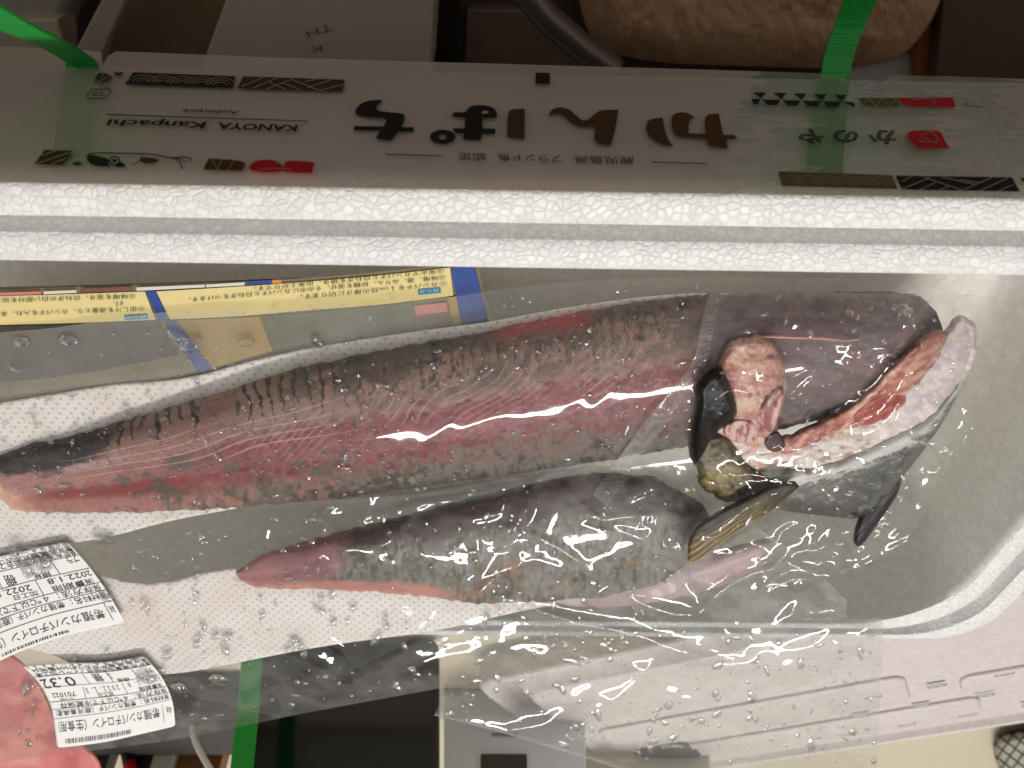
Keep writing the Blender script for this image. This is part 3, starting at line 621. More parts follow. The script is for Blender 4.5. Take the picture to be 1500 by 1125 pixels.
def col1(u, v, t):
    c = np.ones(u.shape + (3,)) * lin((150, 112, 104))
    n = fbm(u / 22, v / 14, 1); n2 = fbm(u / 6, v / 6, 2); n3 = fbm(u / 60, v / 30, 3)
    c = mixc(c, (166, 130, 122), sst(.4, .75, n) * .5); c = mixc(c, (138, 98, 92), sst(.45, .8, n3) * .5)
    c = mixc(c, (176, 118, 110), sst(420, 200, u) * sst(.2, .35, t) * .6)
    # pale muscle septa
    wob = (fbm(u / 70, v / 40, 8) - .5)
    q = t * 6.2 + u / 36 + wob * 2.4 + .9 * (t - .4) ** 2 * 6; l1 = 1 - np.abs(2 * (q - np.floor(q)) - 1)
    m1 = sst(.80, .97, l1) * sst(.18, .30, t) * sst(.64, .50, t) * sst(330, 460, u) * sst(0.25, .5, vnoise(u / 40, v / 25, 5))
    q2 = t * 11 + u / 260 + (vnoise(u / 130, v / 60, 88) - .5) * 1.6; l2 = 1 - np.abs(2 * (q2 - np.floor(q2)) - 1)
    m2 = sst(.78, .97, l2) * sst(.22, .3, t) * sst(.62, .52, t) * sst(60, 160, u) * sst(560, 400, u) * .9
    c = mixc(c, (112, 84, 80), sst(.5, .2, l1) * sst(.18, .30, t) * sst(.6, .50, t) * sst(330, 460, u) * .35)
    c = mixc(c, (206, 196, 202), sst(.30, .4, t) * sst(.50, .42, t) * sst(60, 110, u) * sst(230, 150, u) * .5 * n)
    # deep red muscle
    e = (fbm(u / 26, v / 12, 31) - .5) * .20 + (fbm(u / 9, v / 6, 36) - .5) * .10
    tc_ = t + e + sst(420, 150, u) * -.03
    red = sst(.40, .50, tc_) * sst(.90, .74, tc_) * sst(60, 420, u)
    c = mixc(c, (128, 50, 57), red * .95)
    c = mixc(c, (92, 24, 34), red * sst(.48, .72, fbm(u / 11 + v / 30, v / 8, 41)) * .8)
    c = mixc(c, (158, 84, 86), red * sst(.55, .8, fbm(u / 7 - v / 20, v / 7, 43)) * .7); c = mixc(c, (122, 104, 104), red * sst(.5, .72, fbm(u / 5, v / 14, 44)) * sst(.58, .8, t) * .5)
    c = mixc(c, (136, 40, 50), sst(.62, .72, t + e * .6) * sst(.86, .78, t) * sst(30, 80, u) * sst(330, 230, u) * .8)
    # silvery grey skin showing through along the lower edge
    g_ = sst(.74, .93, t + e * 1.2); c = mixc(c, (106, 94, 88), g_ * .9 * sst(240, 420, u))
    c = mixc(c, (54, 50, 44), g_ * sst(.42, .62, fbm(u / 6, v / 6, 51)) * (.45 + .55 * sst(.35, .6, fbm(u / 40, v / 20, 52))) * sst(200, 330, u))
    c = mixc(c, (52, 46, 34), sst(.93, .995, t) * .8 * sst(300, 500, u))
    c = mixc(c, (172, 108, 98), g_ * sst(.5, .66, fbm(u / 9, v / 9, 53)) * sst(560, 420, u) * .6)
    bl = sst(.55, .68, t + e) * sst(.46, .66, fbm(u / 26, v / 15, 55) * .6 + n2 * .4) * sst(110, 180, u) * sst(560, 470, u)
    c = mixc(c, (82, 76, 68), bl * (.5 + .6 * n2)); 
    c = mixc(c, (88, 80, 72), sst(.42, .5, t) * sst(.66, .56, t) * sst(.52, .62, fbm(u / 30, v / 12, 57)) * sst(130, 190, u) * sst(330, 270, u) * .8)
    c = mixc(c, (116, 108, 106), sst(.64, .82, t + e) * sst(.42, .62, fbm(u / 7, v / 12, 59)) * sst(560, 700, u) * .6)
    # back skin: mottled and with tooth-like hatching below
    hx = u + (fbm(u / 30, v / 30, 61) - .5) * 26 + (fbm(u / 8, v / 8, 62) - .5) * 9 - (v - 500) * .10; ph = hx / 19.0; hat = 1 - np.abs(2 * (ph - np.floor(ph)) - 1)
    depth = .30 + .14 * (vnoise(np.floor(ph) * 1.7, u * 0, 63) - .5) * 2; depth = np.where(u < 330, depth * .9, depth)
    wd = .52 + .9 * np.clip(t / np.maximum(depth, .05), 0, 1) ** 1.3 * .42
    hm = sst(wd, wd + .12, hat + (n2 - .5) * .5) * sst(depth + .03, depth - .05, t)
    band = sst(depth + .12, depth - .02, t)
    c = mixc(c, (156, 128, 118), band * .7 * sst(330, 380, u))
    gap = 1 - sst(292, 306, u) * sst(352, 340, u)
    c = mixc(c, (52, 42, 34), hm * gap * sst(-50, 40, u) * (.6 + .4 * sst(620, 380, u)))
    topd = sst(.16, .02, t + (n - .5) * .22); c = mixc(c, (58, 50, 43), topd * sst(350, 480, u) * .9)
    spk = sst(.52, .68, fbm(u / 5, v / 9, 65)) * sst(.46, .25, t); c = mixc(c, (62, 54, 47), spk * sst(430, 620, u) * .85)
    c = mixc(c, (96, 82, 74), sst(.46, .3, t) * sst(.46, .62, fbm(u / 40, v / 26, 66)) * sst(380, 480, u) * .8)
    c = mixc(c, (122, 106, 98), sst(.48, .2, t) * sst(620, 760, u) * .55 * sst(.3, .6, fbm(u / 9, v / 9, 68)))
    c = mixc(c, (176, 62, 66), sst(.14, .03, t + (n - .5) * .16 + (n2 - .5) * .08) * sst(690, 770, u + (n - .5) * 60) * sst(890, 830, u + (n - .5) * 60) * .85)
    dk = sst(.47, .36, t + (n - .5) * .3 + sst(90, 240, u) * .28); c = mixc(c, (52, 42, 34), dk * sst(230, 130, u) * (.8 + .3 * n2))
    c = mixc(c, (34, 29, 26), dk * sst(200, 90, u) * sst(.45, .6, fbm(u / 9, v / 6, 67)))
    q = t * 12.5 + u / 22 + (vnoise(u / 120, v / 70, 8) - .5) * 3.0 + (vnoise(u / 25, v / 25, 9) - .5) * .5 + 8 * (t - .35) ** 2; l1 = 1 - np.abs(2 * (q - np.floor(q)) - 1); vis = sst(.25, .55, vnoise(u / 46, v / 30, 5))
    m1 = sst(.74, .98, l1) * sst(.16, .32, t) * sst(.60, .48, t) * sst(300, 420, u) * sst(1010, 900, u) * (.35 + .65 * vis)
    m3 = sst(.70, .98, l1 + (n2 - .5) * .5) * sst(.44, .52, t) * sst(.80, .60, t) * sst(330, 450, u) * sst(1000, 850, u) * vis
    c = mixc(c, (192, 172, 166), m1 * .48); c = mixc(c, (196, 130, 128), m3 * .45); c = mixc(c, (208, 188, 184), m2 * .65)
    gr = fbm(u / 2.6, v / 2.6, 91, 2); c = c * (.80 + .40 * gr)[..., None]
    tip = sst(70, 10, u + (1 - t) * 90 + (n - .5) * 40) * sst(.5, .8, t); c = mixc(c, (226, 172, 140), tip)
    rgt = sst(990, 1060, u); c = mixc(c, (104, 86, 90), rgt * .8); c = mixc(c, (140, 98, 98), rgt * sst(.5, .68, fbm(u / 30, v / 14, 93)) * .6); c = mixc(c, (72, 64, 72), rgt * sst(.5, .7, fbm(u / 24, v / 18, 94)) * .6); c = mixc(c, (126, 112, 112), rgt * sst(.56, .7, fbm(u / 12, v / 6, 95)) * .4)
    return c
strip('fish_loin', L1T, L1B, -70, 1383, 900, 200, LH1, col1, M['flesh'], 'long skinned amberjack loin with deep red stripe lying under the collar pack')
def col2(u, v, t):
    c = np.ones(u.shape + (3,)) * lin((116, 112, 104)); n = fbm(u / 20, v / 14, 101); n2 = fbm(u / 5, v / 9, 102)
    c = mixc(c, (160, 158, 150), sst(.55, .75, n2) * .6); c = mixc(c, (66, 60, 50), sst(.50, .66, fbm(u / 5, v / 10, 104)) * .85); c = mixc(c, (92, 80, 58), sst(.5, .7, fbm(u / 26, v / 16, 105)) * .5)
    c = mixc(c, (120, 96, 62), sst(.55, .7, n) * sst(.4, .7, t) * sst(600, 720, u) * .6)
    c = mixc(c, (72, 50, 53), sst(.38, .24, t + (n - .5) * .2) * .9 * sst(440, 520, u))
    c = mixc(c, (164, 106, 106), sst(520, 455, u + (t - .5) * 40 + (n - .5) * 60)); c = mixc(c, (132, 84, 98), sst(390, 430, u) * sst(510, 470, u) * .6)
    c = mixc(c, (192, 132, 122), sst(.80, .93, t + (n - .5) * .1) * sst(700, 620, u))
    c = mixc(c, (196, 110, 70), np.exp(-((v - 870 + (u - 700) * .75) / 7) ** 2) * sst(680, 700, u) * sst(830, 790, u) * .45 * sst(.3, .6, n))
    return c
strip('fish_loin', L2T, L2B, 346, 1056, 420, 120, LH2, col2, M['flesh'], 'smaller grey skinned loin with pink tail end on the lower pack')
def colp(u, v, d):
    c = np.ones(u.shape + (3,)) * lin((168, 148, 148)); c = mixc(c, (196, 178, 178), sst(.45, .7, fbm(u / 30, v / 20, 111)))
    return mixc(c, (178, 130, 140), sst(.55, .75, fbm(u / 12, v / 9, 112)) * .6)
tag(pad('fish_piece', [(780, 872), (880, 818), (960, 800), (1010, 828), (1080, 800), (1140, 786), (1120, 832), (1040, 866), (930, 888), (840, 892)], PILE, M['flesh'], None, .0008, .003, 24, 3, colp), 'pale pink belly piece of fish below the pectoral fin', 'fish')
def colr(u, v, d):
    c = np.ones(u.shape + (3,)) * lin((206, 122, 118)); c = mixc(c, (222, 148, 140), sst(.45, .7, fbm(u / 40, v / 30, 121)))
    return mixc(c, (176, 78, 80), sst(.56, .75, fbm(u / 26, v / 22, 122)) * .6)
tag(pad('fish_piece', [(-90, 945), (-10, 948), (36, 972), (66, 1020), (84, 1070), (120, 1092), (150, 1120), (150, 1180), (-90, 1180)], PILE, M['flesh'], None, .0004, .0014, 40, 4, colr), 'salmon pink cut of fish behind the 0.32 sticker', 'fish')

# ------------------------------------------------------------------ absorbent sheets
def sheet(label, poly, seed):
    p = smooth_poly(poly, 2); step = 5; u0, v0 = p.min(0) - step; u1, v1 = p.max(0) + step
    def colfn(u, v, d):
        q = P(u, v, PILE); a = q @ ex; b = q[..., 1] / math.cos(SLOPE)
        return np.stack([a / .0052 + 200, b / .0052 + 200, a * 0], 1)
    o = pad('absorbent_sheet', poly, PILE, M['sheet'], None, lambda u, v: .0002 + .0009 * fbm(u / 120, v / 60, seed), .0003, 3, 5, colfn, 0, 2, .0004)
    return tag(o, label, 'paper', 'absorbent sheets')
sheet('dimpled white absorbent sheet under the long red striped loin', [(-90, 606), (0, 590), (70, 579), (139, 567), (190, 561), (225, 560), (295, 550), (347, 534), (433, 514), (520, 499), (635, 482), (712, 473), (780, 460), (847, 448), (950, 434), (1050, 428), (1200, 440), (1200, 600), (900, 664), (600, 706), (420, 730), (330, 748), (250, 762), (150, 790), (60, 800), (-90, 812)], 201)
sheet('dimpled white absorbent sheet below the smaller grey skinned loin', [(-90, 800), (60, 800), (200, 868), (350, 824), (520, 850), (700, 872), (800, 870), (850, 878), (740, 900), (640, 925), (500, 942), (400, 960), (245, 992), (130, 985), (60, 950), (-90, 930)], 202)

# ------------------------------------------------------------------ recipe leaflets
leaf = thing('recipe_leaflet', 'yellow and blue printed recipe leaflet tucked against the near box wall', 'leaflet', tuple(P(350., 450., PILE)))
def lz(u, v): return -.0015 + .0010 * np.sin(np.asarray(u) / 130)
on = lambda e: (lambda u, v: P(u, v, PILE, lz(u, v) + e))
LM = dict(yel=solid('leaflet_yellow', (226, 208, 142), .3, .03, coat=.4), blu=solid('leaflet_blue', (28, 62, 140), .3, .1, coat=.4), cya=solid('leaflet_cyan', (24, 132, 176), .3, .1),
          drk=solid('leaflet_photo_dark', (66, 56, 38), .3, .7, 90, coat=.4), ora=solid('leaflet_orange', (206, 142, 60), .3, .2), pin=solid('leaflet_pink', (206, 120, 116), .3, .2),
          wht=solid('leaflet_white', (216, 212, 206), .3, .05), och=solid('leaflet_ochre', (168, 138, 62), .3, .1), grn=solid('leaflet_grey', (124, 112, 82), .3, .35, 60))
def band(name, top, bot, mat, parent, e, n=24):
    us = np.linspace(0, 1, n); T, Bt = resample(top, n), resample(bot, n); u = np.r_[T[:, 0], Bt[:, 0]]; v = np.r_[T[:, 1], Bt[:, 1]]
    return mesh(name, on(e)(u, v), [[i, i + 1, n + i + 1, n + i] for i in range(n - 1)], mat, parent, smooth=False)
band('page', [(-90, 428), (0, 424), (220, 416), (440, 408), (660, 388), (700, 388)], [(-90, 590), (0, 590), (240, 568), (500, 520), (660, 495), (718, 480)], LM['grn'], leaf, 0)
band('recipe_panel', [(-90, 438), (0, 434), (100, 431), (212, 427)], [(-90, 480), (0, 476), (110, 473), (228, 468.5)], LM['yel'], leaf, .0005)
band('recipe_panel', [(229, 427), (330, 421), (434, 414), (560, 403), (659, 392)], [(249, 468), (350, 463), (444, 455), (560, 446), (664, 433)], LM['yel'], leaf, .0005)
band('blue_bar', [(213, 427), (228, 426)], [(233, 470), (248, 469)], LM['blu'], leaf, .0006, 4)
band('blue_bar', [(660, 392), (696, 390)], [(680, 492), (716, 478)], LM['blu'], leaf, .0006, 4)
band('heading_tag', [(182, 462), (216, 460)], [(183, 469), (217, 467)], LM['cya'], leaf, .0008, 4)
band('heading_tag', [(612, 424), (645, 421)], [(613, 432), (646, 429)], LM['cya'], leaf, .0008, 4)
band('recipe_photo', [(-90, 482), (0, 478), (110, 475), (232, 470)], [(-90, 560), (0, 560), (130, 545), (262, 520)], LM['drk'], leaf, .0005)
band('recipe_panel', [(250, 470), (380, 464)], [(290, 545), (400, 515)], LM['och'], leaf, .0005, 4)
band('recipe_photo', [(382, 464), (520, 452), (606, 442)], [(402, 515), (520, 500), (610, 486)], solid('leaflet_photo_olive', (92, 92, 66), .3, .6, 120), leaf, .0005)
band('recipe_photo', [(606, 448), (654, 443)], [(610, 462), (656, 456)], LM['pin'], leaf, .0009, 4)
band('recipe_panel', [(656, 436), (668, 434)], [(664, 480), (676, 476)], LM['och'], leaf, .0007, 4)
band('blue_bar', [(240, 472), (258, 470)], [(290, 545), (312, 540)], LM['blu'], leaf, .0008, 4)
S = on(.0010)
def jl(s, a, b, px): return (s, a, b, (.04 * px, px))
lettering([jl('①カンパチを１cm位の厚さに切ります。', (654, 413), (440, 433), 5.2), jl('②味噌、酒、みりん、砂糖を混ぜ、その中にカンパチと白ねぎをつけます。', (652, 404), (276, 437), 5.2),
           jl('③炭火でカンパチと白ねぎを焼き、出来上がりです。', (650, 394.5), (372, 421), 5.2), jl('①出し汁を適量とり、カンパチを入れ、あく', (211, 450), (-8, 458), 5.4),
           jl('ます。', (180, 442), (166, 443), 5.2), jl('②味噌を溶き、白ねぎの白い部分を加え', (198, 431.5), (-8, 438), 5.4)], S, M['ink'], leaf)
lettering([jl('作り方', (214, 461.5), (184, 463), 4)], S, LM['wht'], leaf)
lettering([jl('作り方', (643, 422.5), (614, 425), 4)], S, LM['wht'], leaf)
leaf2 = thing('photo_leaflet', 'second leaflet edge with small food photos above the yellow recipe panels', 'leaflet', tuple(P(220., 418., PILE)))
def b2(name, a, b, mat): return band(name, a, b, mat, leaf2, .0012, 6)
band('page', [(-90, 422), (180, 416), (440, 407)], [(-90, 436), (180, 429), (436, 416)], LM['drk'], leaf2, -.0002)
b2('food_photo', [(0, 429), (60, 427)], [(0, 433), (60, 431)], LM['pin']); b2('food_photo', [(64, 427), (112, 425)], [(64, 431), (112, 429)], LM['wht'])
b2('food_photo', [(118, 423), (194, 420)], [(118, 428), (194, 425)], solid('leaflet_photo_red', (120, 70, 66), .3, .8, 260)); b2('food_photo', [(200, 421), (300, 417)], [(200, 426), (300, 421)], LM['wht'])
b2('food_photo', [(302, 417), (358, 413.5)], [(302, 421), (358, 418)], LM['wht']); b2('food_photo', [(360, 412), (398, 410)], [(360, 417.5), (398, 415.5)], LM['blu']); b2('food_photo', [(399, 410), (412, 409.5)], [(399, 415.5), (412, 415)], LM['ora'])

# ------------------------------------------------------------------ fish collar
def K(x, y): return (980 + x / 2.679, 420 + y / 2.679)
kp = lambda *p: [K(*q) for q in p]
kb = sampler(blur(np.where(hA > 0, hA, 0), 3))
kbase = lambda e: (lambda u, v: kb(u, v) * .75 + e)
kama = thing('fish_collar', 'cut amberjack collar with black gill cover, silver skin and olive fin', 'fish', tuple(P(1180., 700., PILE)))
def cskin(u, v, d):
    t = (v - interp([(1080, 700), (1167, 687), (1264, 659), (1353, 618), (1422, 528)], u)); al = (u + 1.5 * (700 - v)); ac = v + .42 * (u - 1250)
    c = np.ones(u.shape + (3,)) * lin((74, 72, 68)); c = mixc(c, (214, 214, 212), sst(36, 18, t) * .95)  # pale band along the upper edge is a highlight painted into the skin
    q = fbm(al / 26, ac / 3.6, 132); c = mixc(c, (36, 32, 26), sst(.46, .62, q) * .9 * sst(14, 26, t)); c = mixc(c, (158, 154, 144), sst(.6, .74, fbm(al / 18, ac / 3, 134)) * .7 * sst(5, 14, t))
    c = mixc(c, (122, 100, 52), sst(.48, .66, fbm(u / 16, v / 9, 131)) * sst(1290, 1180, u) * .7); c = mixc(c, (58, 58, 60), sst(34, 52, t) * .7); c = mixc(c, (150, 150, 150), sst(.62, .76, fbm(u / 14, v / 6, 133)) * sst(30, 50, t) * .6)
    return mixc(c, (40, 38, 36), sst(5, 0, d) * sst(20, 40, t) * .8)
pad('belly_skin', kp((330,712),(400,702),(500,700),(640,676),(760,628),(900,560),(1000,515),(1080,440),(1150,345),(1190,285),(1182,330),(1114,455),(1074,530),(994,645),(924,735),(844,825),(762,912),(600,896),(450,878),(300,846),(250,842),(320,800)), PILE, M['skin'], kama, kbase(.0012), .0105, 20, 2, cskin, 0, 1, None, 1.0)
def cwhite(u, v, d):
    n = fbm(u / 22, v / 14, 141); c = np.ones(u.shape + (3,)) * lin((222, 210, 206)); c = mixc(c, (196, 180, 190), sst(.40, .62, n) * .8 * sst(1290, 1350, u))
    c = mixc(c, (184, 146, 112), sst(.52, .68, fbm(u / 18, v / 7, 142)) * sst(1300, 1200, u) * .8); c = mixc(c, (140, 108, 104), sst(.56, .7, fbm(u / 16 + v / 30, v / 5, 143)) * sst(1340, 1240, u) * .75)
    c = mixc(c, (214, 150, 138), sst(.5, .66, fbm(u / 12, v / 10, 144)) * sst(1150, 1110, u) * .8); return mixc(c, (236, 228, 224), sst(.6, .75, fbm(u / 7, v / 5, 145)) * .6)
pad('white_flesh', kp((170,575),(215,540),(280,545),(380,575),(440,610),(600,560),(740,510),(830,470),(920,410),(1010,310),(1070,205),(1140,110),(1200,140),(1206,215),(1194,288),(1158,355),(1086,458),(1004,538),(904,586),(764,653),(640,702),(500,726),(330,732),(264,665),(240,605)), PILE, M['flesh'], kama, kbase(.0020), .0085, 9, 2, cwhite, .0016, 1, None, 1.5, 4.0)
def csalm(u, v, d):
    al = u * .8 - v * .6; ac = v + u * .62; n = fbm(al / 34, ac / 6, 151); c = np.ones(u.shape + (3,)) * lin((178, 110, 98)); c = mixc(c, (216, 168, 150), sst(.46, .62, n) * .85)
    c = mixc(c, (138, 62, 56), sst(.5, .66, fbm(al / 22, ac / 9, 152)) * .7); c = mixc(c, (150, 106, 104), sst(1330, 1380, u) * .5); return mixc(c, (222, 196, 186), sst(.62, .74, fbm(al / 10, ac / 4, 153)) * .6)
pad('salmon_flesh', kp((425,645),(438,600),(520,572),(620,525),(720,470),(800,410),(860,335),(960,245),(1040,170),(1098,195),(1066,275),(1006,350),(936,430),(880,480),(800,530),(690,570),(580,610),(500,652),(450,668)), PILE, M['flesh'], kama, kbase(.0078), .0040, 12, 2, csalm, .0016, 1, None, 2, 4.0)
def cdark(u, v, d):
    c = np.ones(u.shape + (3,)) * lin((146, 62, 56)); c = mixc(c, (180, 100, 88), sst(.48, .68, fbm((u - v) / 20, (u * .6 + v) / 6, 161))); return mixc(c, (190, 130, 118), sst(5, 0, d) * .6)
pad('red_muscle', kp((735,548),(715,505),(780,452),(870,418),(928,425),(934,455),(880,492),(820,535)), PILE, M['flesh'], kama, kbase(.0112), .0018, 14, 2, cdark, .0008, 1, None, 0, 3.0)
def clobe(u, v, d):
    n = fbm(u / 22, v / 22, 171); c = np.ones(u.shape + (3,)) * lin((196, 150, 136)); c = mixc(c, (220, 186, 170), sst(.46, .66, n) * .8); c = mixc(c, (172, 112, 104), sst(.48, .66, fbm(u / 12, v / 16, 172)) * .7)
    c = mixc(c, (150, 82, 92), sst(590, 632, v) * sst(.42, .58, fbm(u / 9, v / 12, 173)) * .85); c = mixc(c, (150, 122, 112), sst(520, 480, v) * .4)
    e = np.abs(fbm(u / 16, v / 16, 174) - .5); return mixc(c, (232, 210, 200), sst(.035, .0, e) * .7)
pad('gill_flesh', kp((196,300),(230,232),(262,206),(350,188),(402,222),(438,272),(462,355),(446,440),(430,520),(410,596),(330,618),(265,606),(195,565),(250,490),(236,410),(214,350)), PILE, M['flesh'], kama, kbase(.004), .0075, 16, 2, clobe, .0032, 1, None, 2, 4.0)
def cfold(u, v, d):
    c = np.ones(u.shape + (3,)) * lin((214, 182, 172)); return mixc(c, (158, 92, 98), sst(.44, .60, fbm(u / 5 + v / 30, v / 14, 175)))
pad('flesh_fold', kp((345,500),(370,450),(430,385),(452,395),(444,450),(428,520),(405,575),(380,560)), PILE, M['flesh'], kama, kbase(.0112), .0026, 8, 2, cfold, .0018, 1, None, 0, 3.0)
pad('flesh_fold', kp((205,560),(255,520),(310,515),(355,555),(350,602),(290,618),(225,592)), PILE, M['flesh'], kama, kbase(.0105), .0026, 8, 2, cfold, .0022, 1, None, 0, 3.0)
def cvein(u, v, d): return np.ones(u.shape + (3,)) * lin((58, 12, 24)) + fbm(u / 4, v / 4, 176)[..., None] * .012
pad('blood_vessel', [K(418 + 38 * math.cos(a) * (1 + .15 * math.sin(3 * a)), 612 + 38 * math.sin(a)) for a in np.linspace(0, 6.28, 13)[:-1]], PILE, M['flesh'], kama, kbase(.0122), .0004, 8, 1.5, cvein, 0, 1, None, 0, 3.0)
def cblk(u, v, d):
    c = np.ones(u.shape + (3,)) * lin((11, 11, 12)); c = mixc(c, (30, 29, 25), sst(.5, .7, fbm(u / 10, v / 20, 177))); return mixc(c, (92, 84, 60), sst(6, 0, d) * sst(570, 610, v) * .4)
gl_ = painted('gill_cover_skin', .35, .15, 500, .0, 0, .15)
pad('gill_cover', kp((190,312),(216,328),(240,390),(276,485),(246,530),(200,555),(170,605),(144,665),(108,708),(80,655),(88,560),(110,450),(100,400),(148,336)), PILE, gl_, kama, kbase(.0045), .0110, 16, 2, cblk, .0008, 1, None, 2)
def coliv(u, v, d):
    c = np.ones(u.shape + (3,)) * lin((98, 82, 48)); n = fbm(u / 10, v / 22 + u / 30, 181); c = mixc(c, (52, 43, 26), sst(.42, .62, n) * .85)
    y_ = np.exp(-((u - 1052) / 24) ** 2 - ((v - 698) / 14) ** 2); c = mixc(c, (150, 130, 14), y_ * (.35 + .65 * sst(.4, .6, fbm(u / 20, v / 4, 182)))); c = mixc(c, (140, 126, 100), sst(.58, .72, fbm(u / 14, v / 10, 183)) * .5)
    return mixc(c, (30, 25, 18), sst(8, 0, d) * .8)
pad('olive_skin', kp((92,660),(128,600),(180,578),(240,588),(262,630),(300,690),(340,728),(440,742),(480,772),(432,794),(340,822),(240,850),(168,808),(114,770),(122,730)), PILE, M['skin'], kama, kbase(.0035), .0095, 14, 2, coliv, .0014, 1, None, 2, 4.0)
FIN = kp((76,1072),(82,1000),(118,938),(200,888),(300,838),(430,775),(520,772),(470,815),(400,882),(300,938),(200,1002),(128,1062),(85,1084))
def cfin(u, v, d):
    a = K(560, 740); th = np.arctan2(v - a[1], u - a[0]); r = np.sin(th * 150 + (fbm(u / 20, v / 20, 191) - .5) * 3); c = np.ones(u.shape + (3,)) * lin((84, 68, 34))
    c = mixc(c, (172, 146, 84), sst(.1, .9, r) * .8); x = (u - K(80, 1000)[0]) * .62 + (v - K(80, 1000)[1]); c = mixc(c, (17, 16, 14), sst(16, -6, x + (fbm(u / 8, v / 8, 192) - .5) * 14) * .9)
    c = mixc(c, (34, 33, 30), sst(1095, 1140, u) * .8); return mixc(c, (196, 170, 112), sst(3, 0, d) * sst(20, 40, x) * .8)
finm = painted('fin_membrane', .5, .4, 1500, 0, 0, .25)
pad('pectoral_fin', FIN, PILE, finm, kama, lambda u, v: kb(u, v) * .4 + .0165 - .002 * sst(1130, 1010, u), .0022, 6, 1.5, cfin, 0, 1, None, 1.5)
def cpel(u, v, d):
    c = np.ones(u.shape + (3,)) * lin((34, 32, 32)); return mixc(c, (104, 100, 94), sst(.55, .7, fbm((u + v * .8) / 4, (u - v) / 40, 193)) * .5)
pad('pelvic_fin', kp((915,725),(900,800),(856,870),(806,940),(756,1010),(732,1016),(734,970),(754,905),(795,855),(845,780)), PILE, finm, kama, kbase(.002), .0045, 7, 1.5, cpel, 0, 1, None, 2)
tube('membrane_strand', P(np.array([K(x, 0)[0] for x in (330, 400, 500, 600, 700, 745)]), np.array([K(0, y)[1] for y in (202, 196, 200, 203, 212, 205)]), PILE, np.array([.019, .0195, .019, .019, .018, .017])), .0005, solid('membrane', (206, 150, 140), .3, .2), kama)

# ------------------------------------------------------------------ films
kmask = sdf(GU, GV, np.array(kp((84,655),(115,440),(105,400),(190,318),(240,220),(350,192),(430,270),(455,360),(430,560),(600,540),(800,420),(1040,175),(1170,120),(1200,215),(1185,300),(1070,530),(920,735),(760,908),(450,874),(300,842),(170,805),(110,740))))
KM = sampler(kmask)
hK = np.where(kmask > 0, blur(hA, 3) * .75 + .0165 * rounded(np.maximum(kmask, 0), 26), hA)
pm = sdf(GU, GV, np.array(FIN)); hK = np.where(pm > -3, np.maximum(hK, kb(GU, GV) * .4 + .0190), hK)
def ridged(s, seed): 
    x = fbm(GU / s, GV / s, seed, 3); return (1 - np.abs(2 * x - 1)) ** 6
RFA = blur(np.maximum(hA, .0006), 2.2) + .0016 + wrinkles(24, 301, (300, 570, 1050, 690), (.00010, .00034), (7, 12), (20, 60), (-.6, .3))(GU, GV) * sst(0.004, .012, hA) + .0005 * (fbm(GU / 90, GV / 50, 302) - .5) 
RFA = np.maximum(RFA, hA + .0012)
WB = wrinkles(34, 311, (380, 690, 1250, 900), (.0005, .0020), (5, 11), (25, 90))(GU, GV) + wrinkles(16, 313, (0, 800, 1280, 1080), (.0003, .001), (6, 12), (60, 160), (-.2, .3))(GU, GV)
for pts_, am_, w_ in (([(812, 684), (780, 712), (772, 742), (752, 772), (722, 792)], .0030, 9), ([(676, 742), (690, 756), (722, 752), (748, 730)], .0020, 8), ([(648, 690), (664, 706), (690, 694)], .0016, 7), ([(462, 836), (470, 800), (476, 762), (500, 800), (516, 830)], .0028, 10),
                      ([(700, 884), (760, 888), (850, 914), (930, 930), (1000, 955), (1078, 980)], .0042, 9), ([(880, 860), (930, 880), (985, 900), (1040, 900)], .0022, 8), ([(1168, 790), (1150, 812), (1128, 840), (1118, 872), (1160, 850), (1198, 856), (1200, 890)], .0026, 9), ([(1150, 905), (1200, 908), (1240, 900)], .0016, 7),
                      ([(500, 770), (600, 742), (700, 722), (780, 705)], .0018, 8), ([(980, 800), (1000, 850), (1040, 900), (1090, 950)], .0030, 14)): WB = WB + crease(pts_, am_, w_)
RFB = np.maximum(blur(np.maximum(hB, .0008), 2.2) + .0020 + WB + .0022 * (fbm(GU / 90, GV / 60, 312) - .5) + .0007 * ridged(70, 314) * sst(600, 800, GU), hB + .0018)
base = np.maximum(np.where(GV < interp(L1B, GU) + 8, RFA, 0), np.where(hB > 0, RFB, 0))
WK = wrinkles(60, 321, (900, 440, 1430, 860), (.0005, .0020), (4, 9), (20, 80))(GU, GV)
RFK = np.maximum(blur(np.maximum(hK, base), 2.0) + .0024 + WK + .0012 * (fbm(GU / 50, GV / 40, 322) - .5) + .0012 * ridged(40, 323), np.maximum(hK, base) + .0014)
WC = wrinkles(6, 331, (700, 900, 1280, 980), (.0004, .0012), (8, 14), (60, 160), (.4, .4))(GU, GV)
RFC = RFB + .0022 + WC + .003 * (fbm(GU / 110, GV / 80, 332) - .5)
SA, SBf, SK, SC = map(sampler, (RFA, RFB, RFK, RFC))
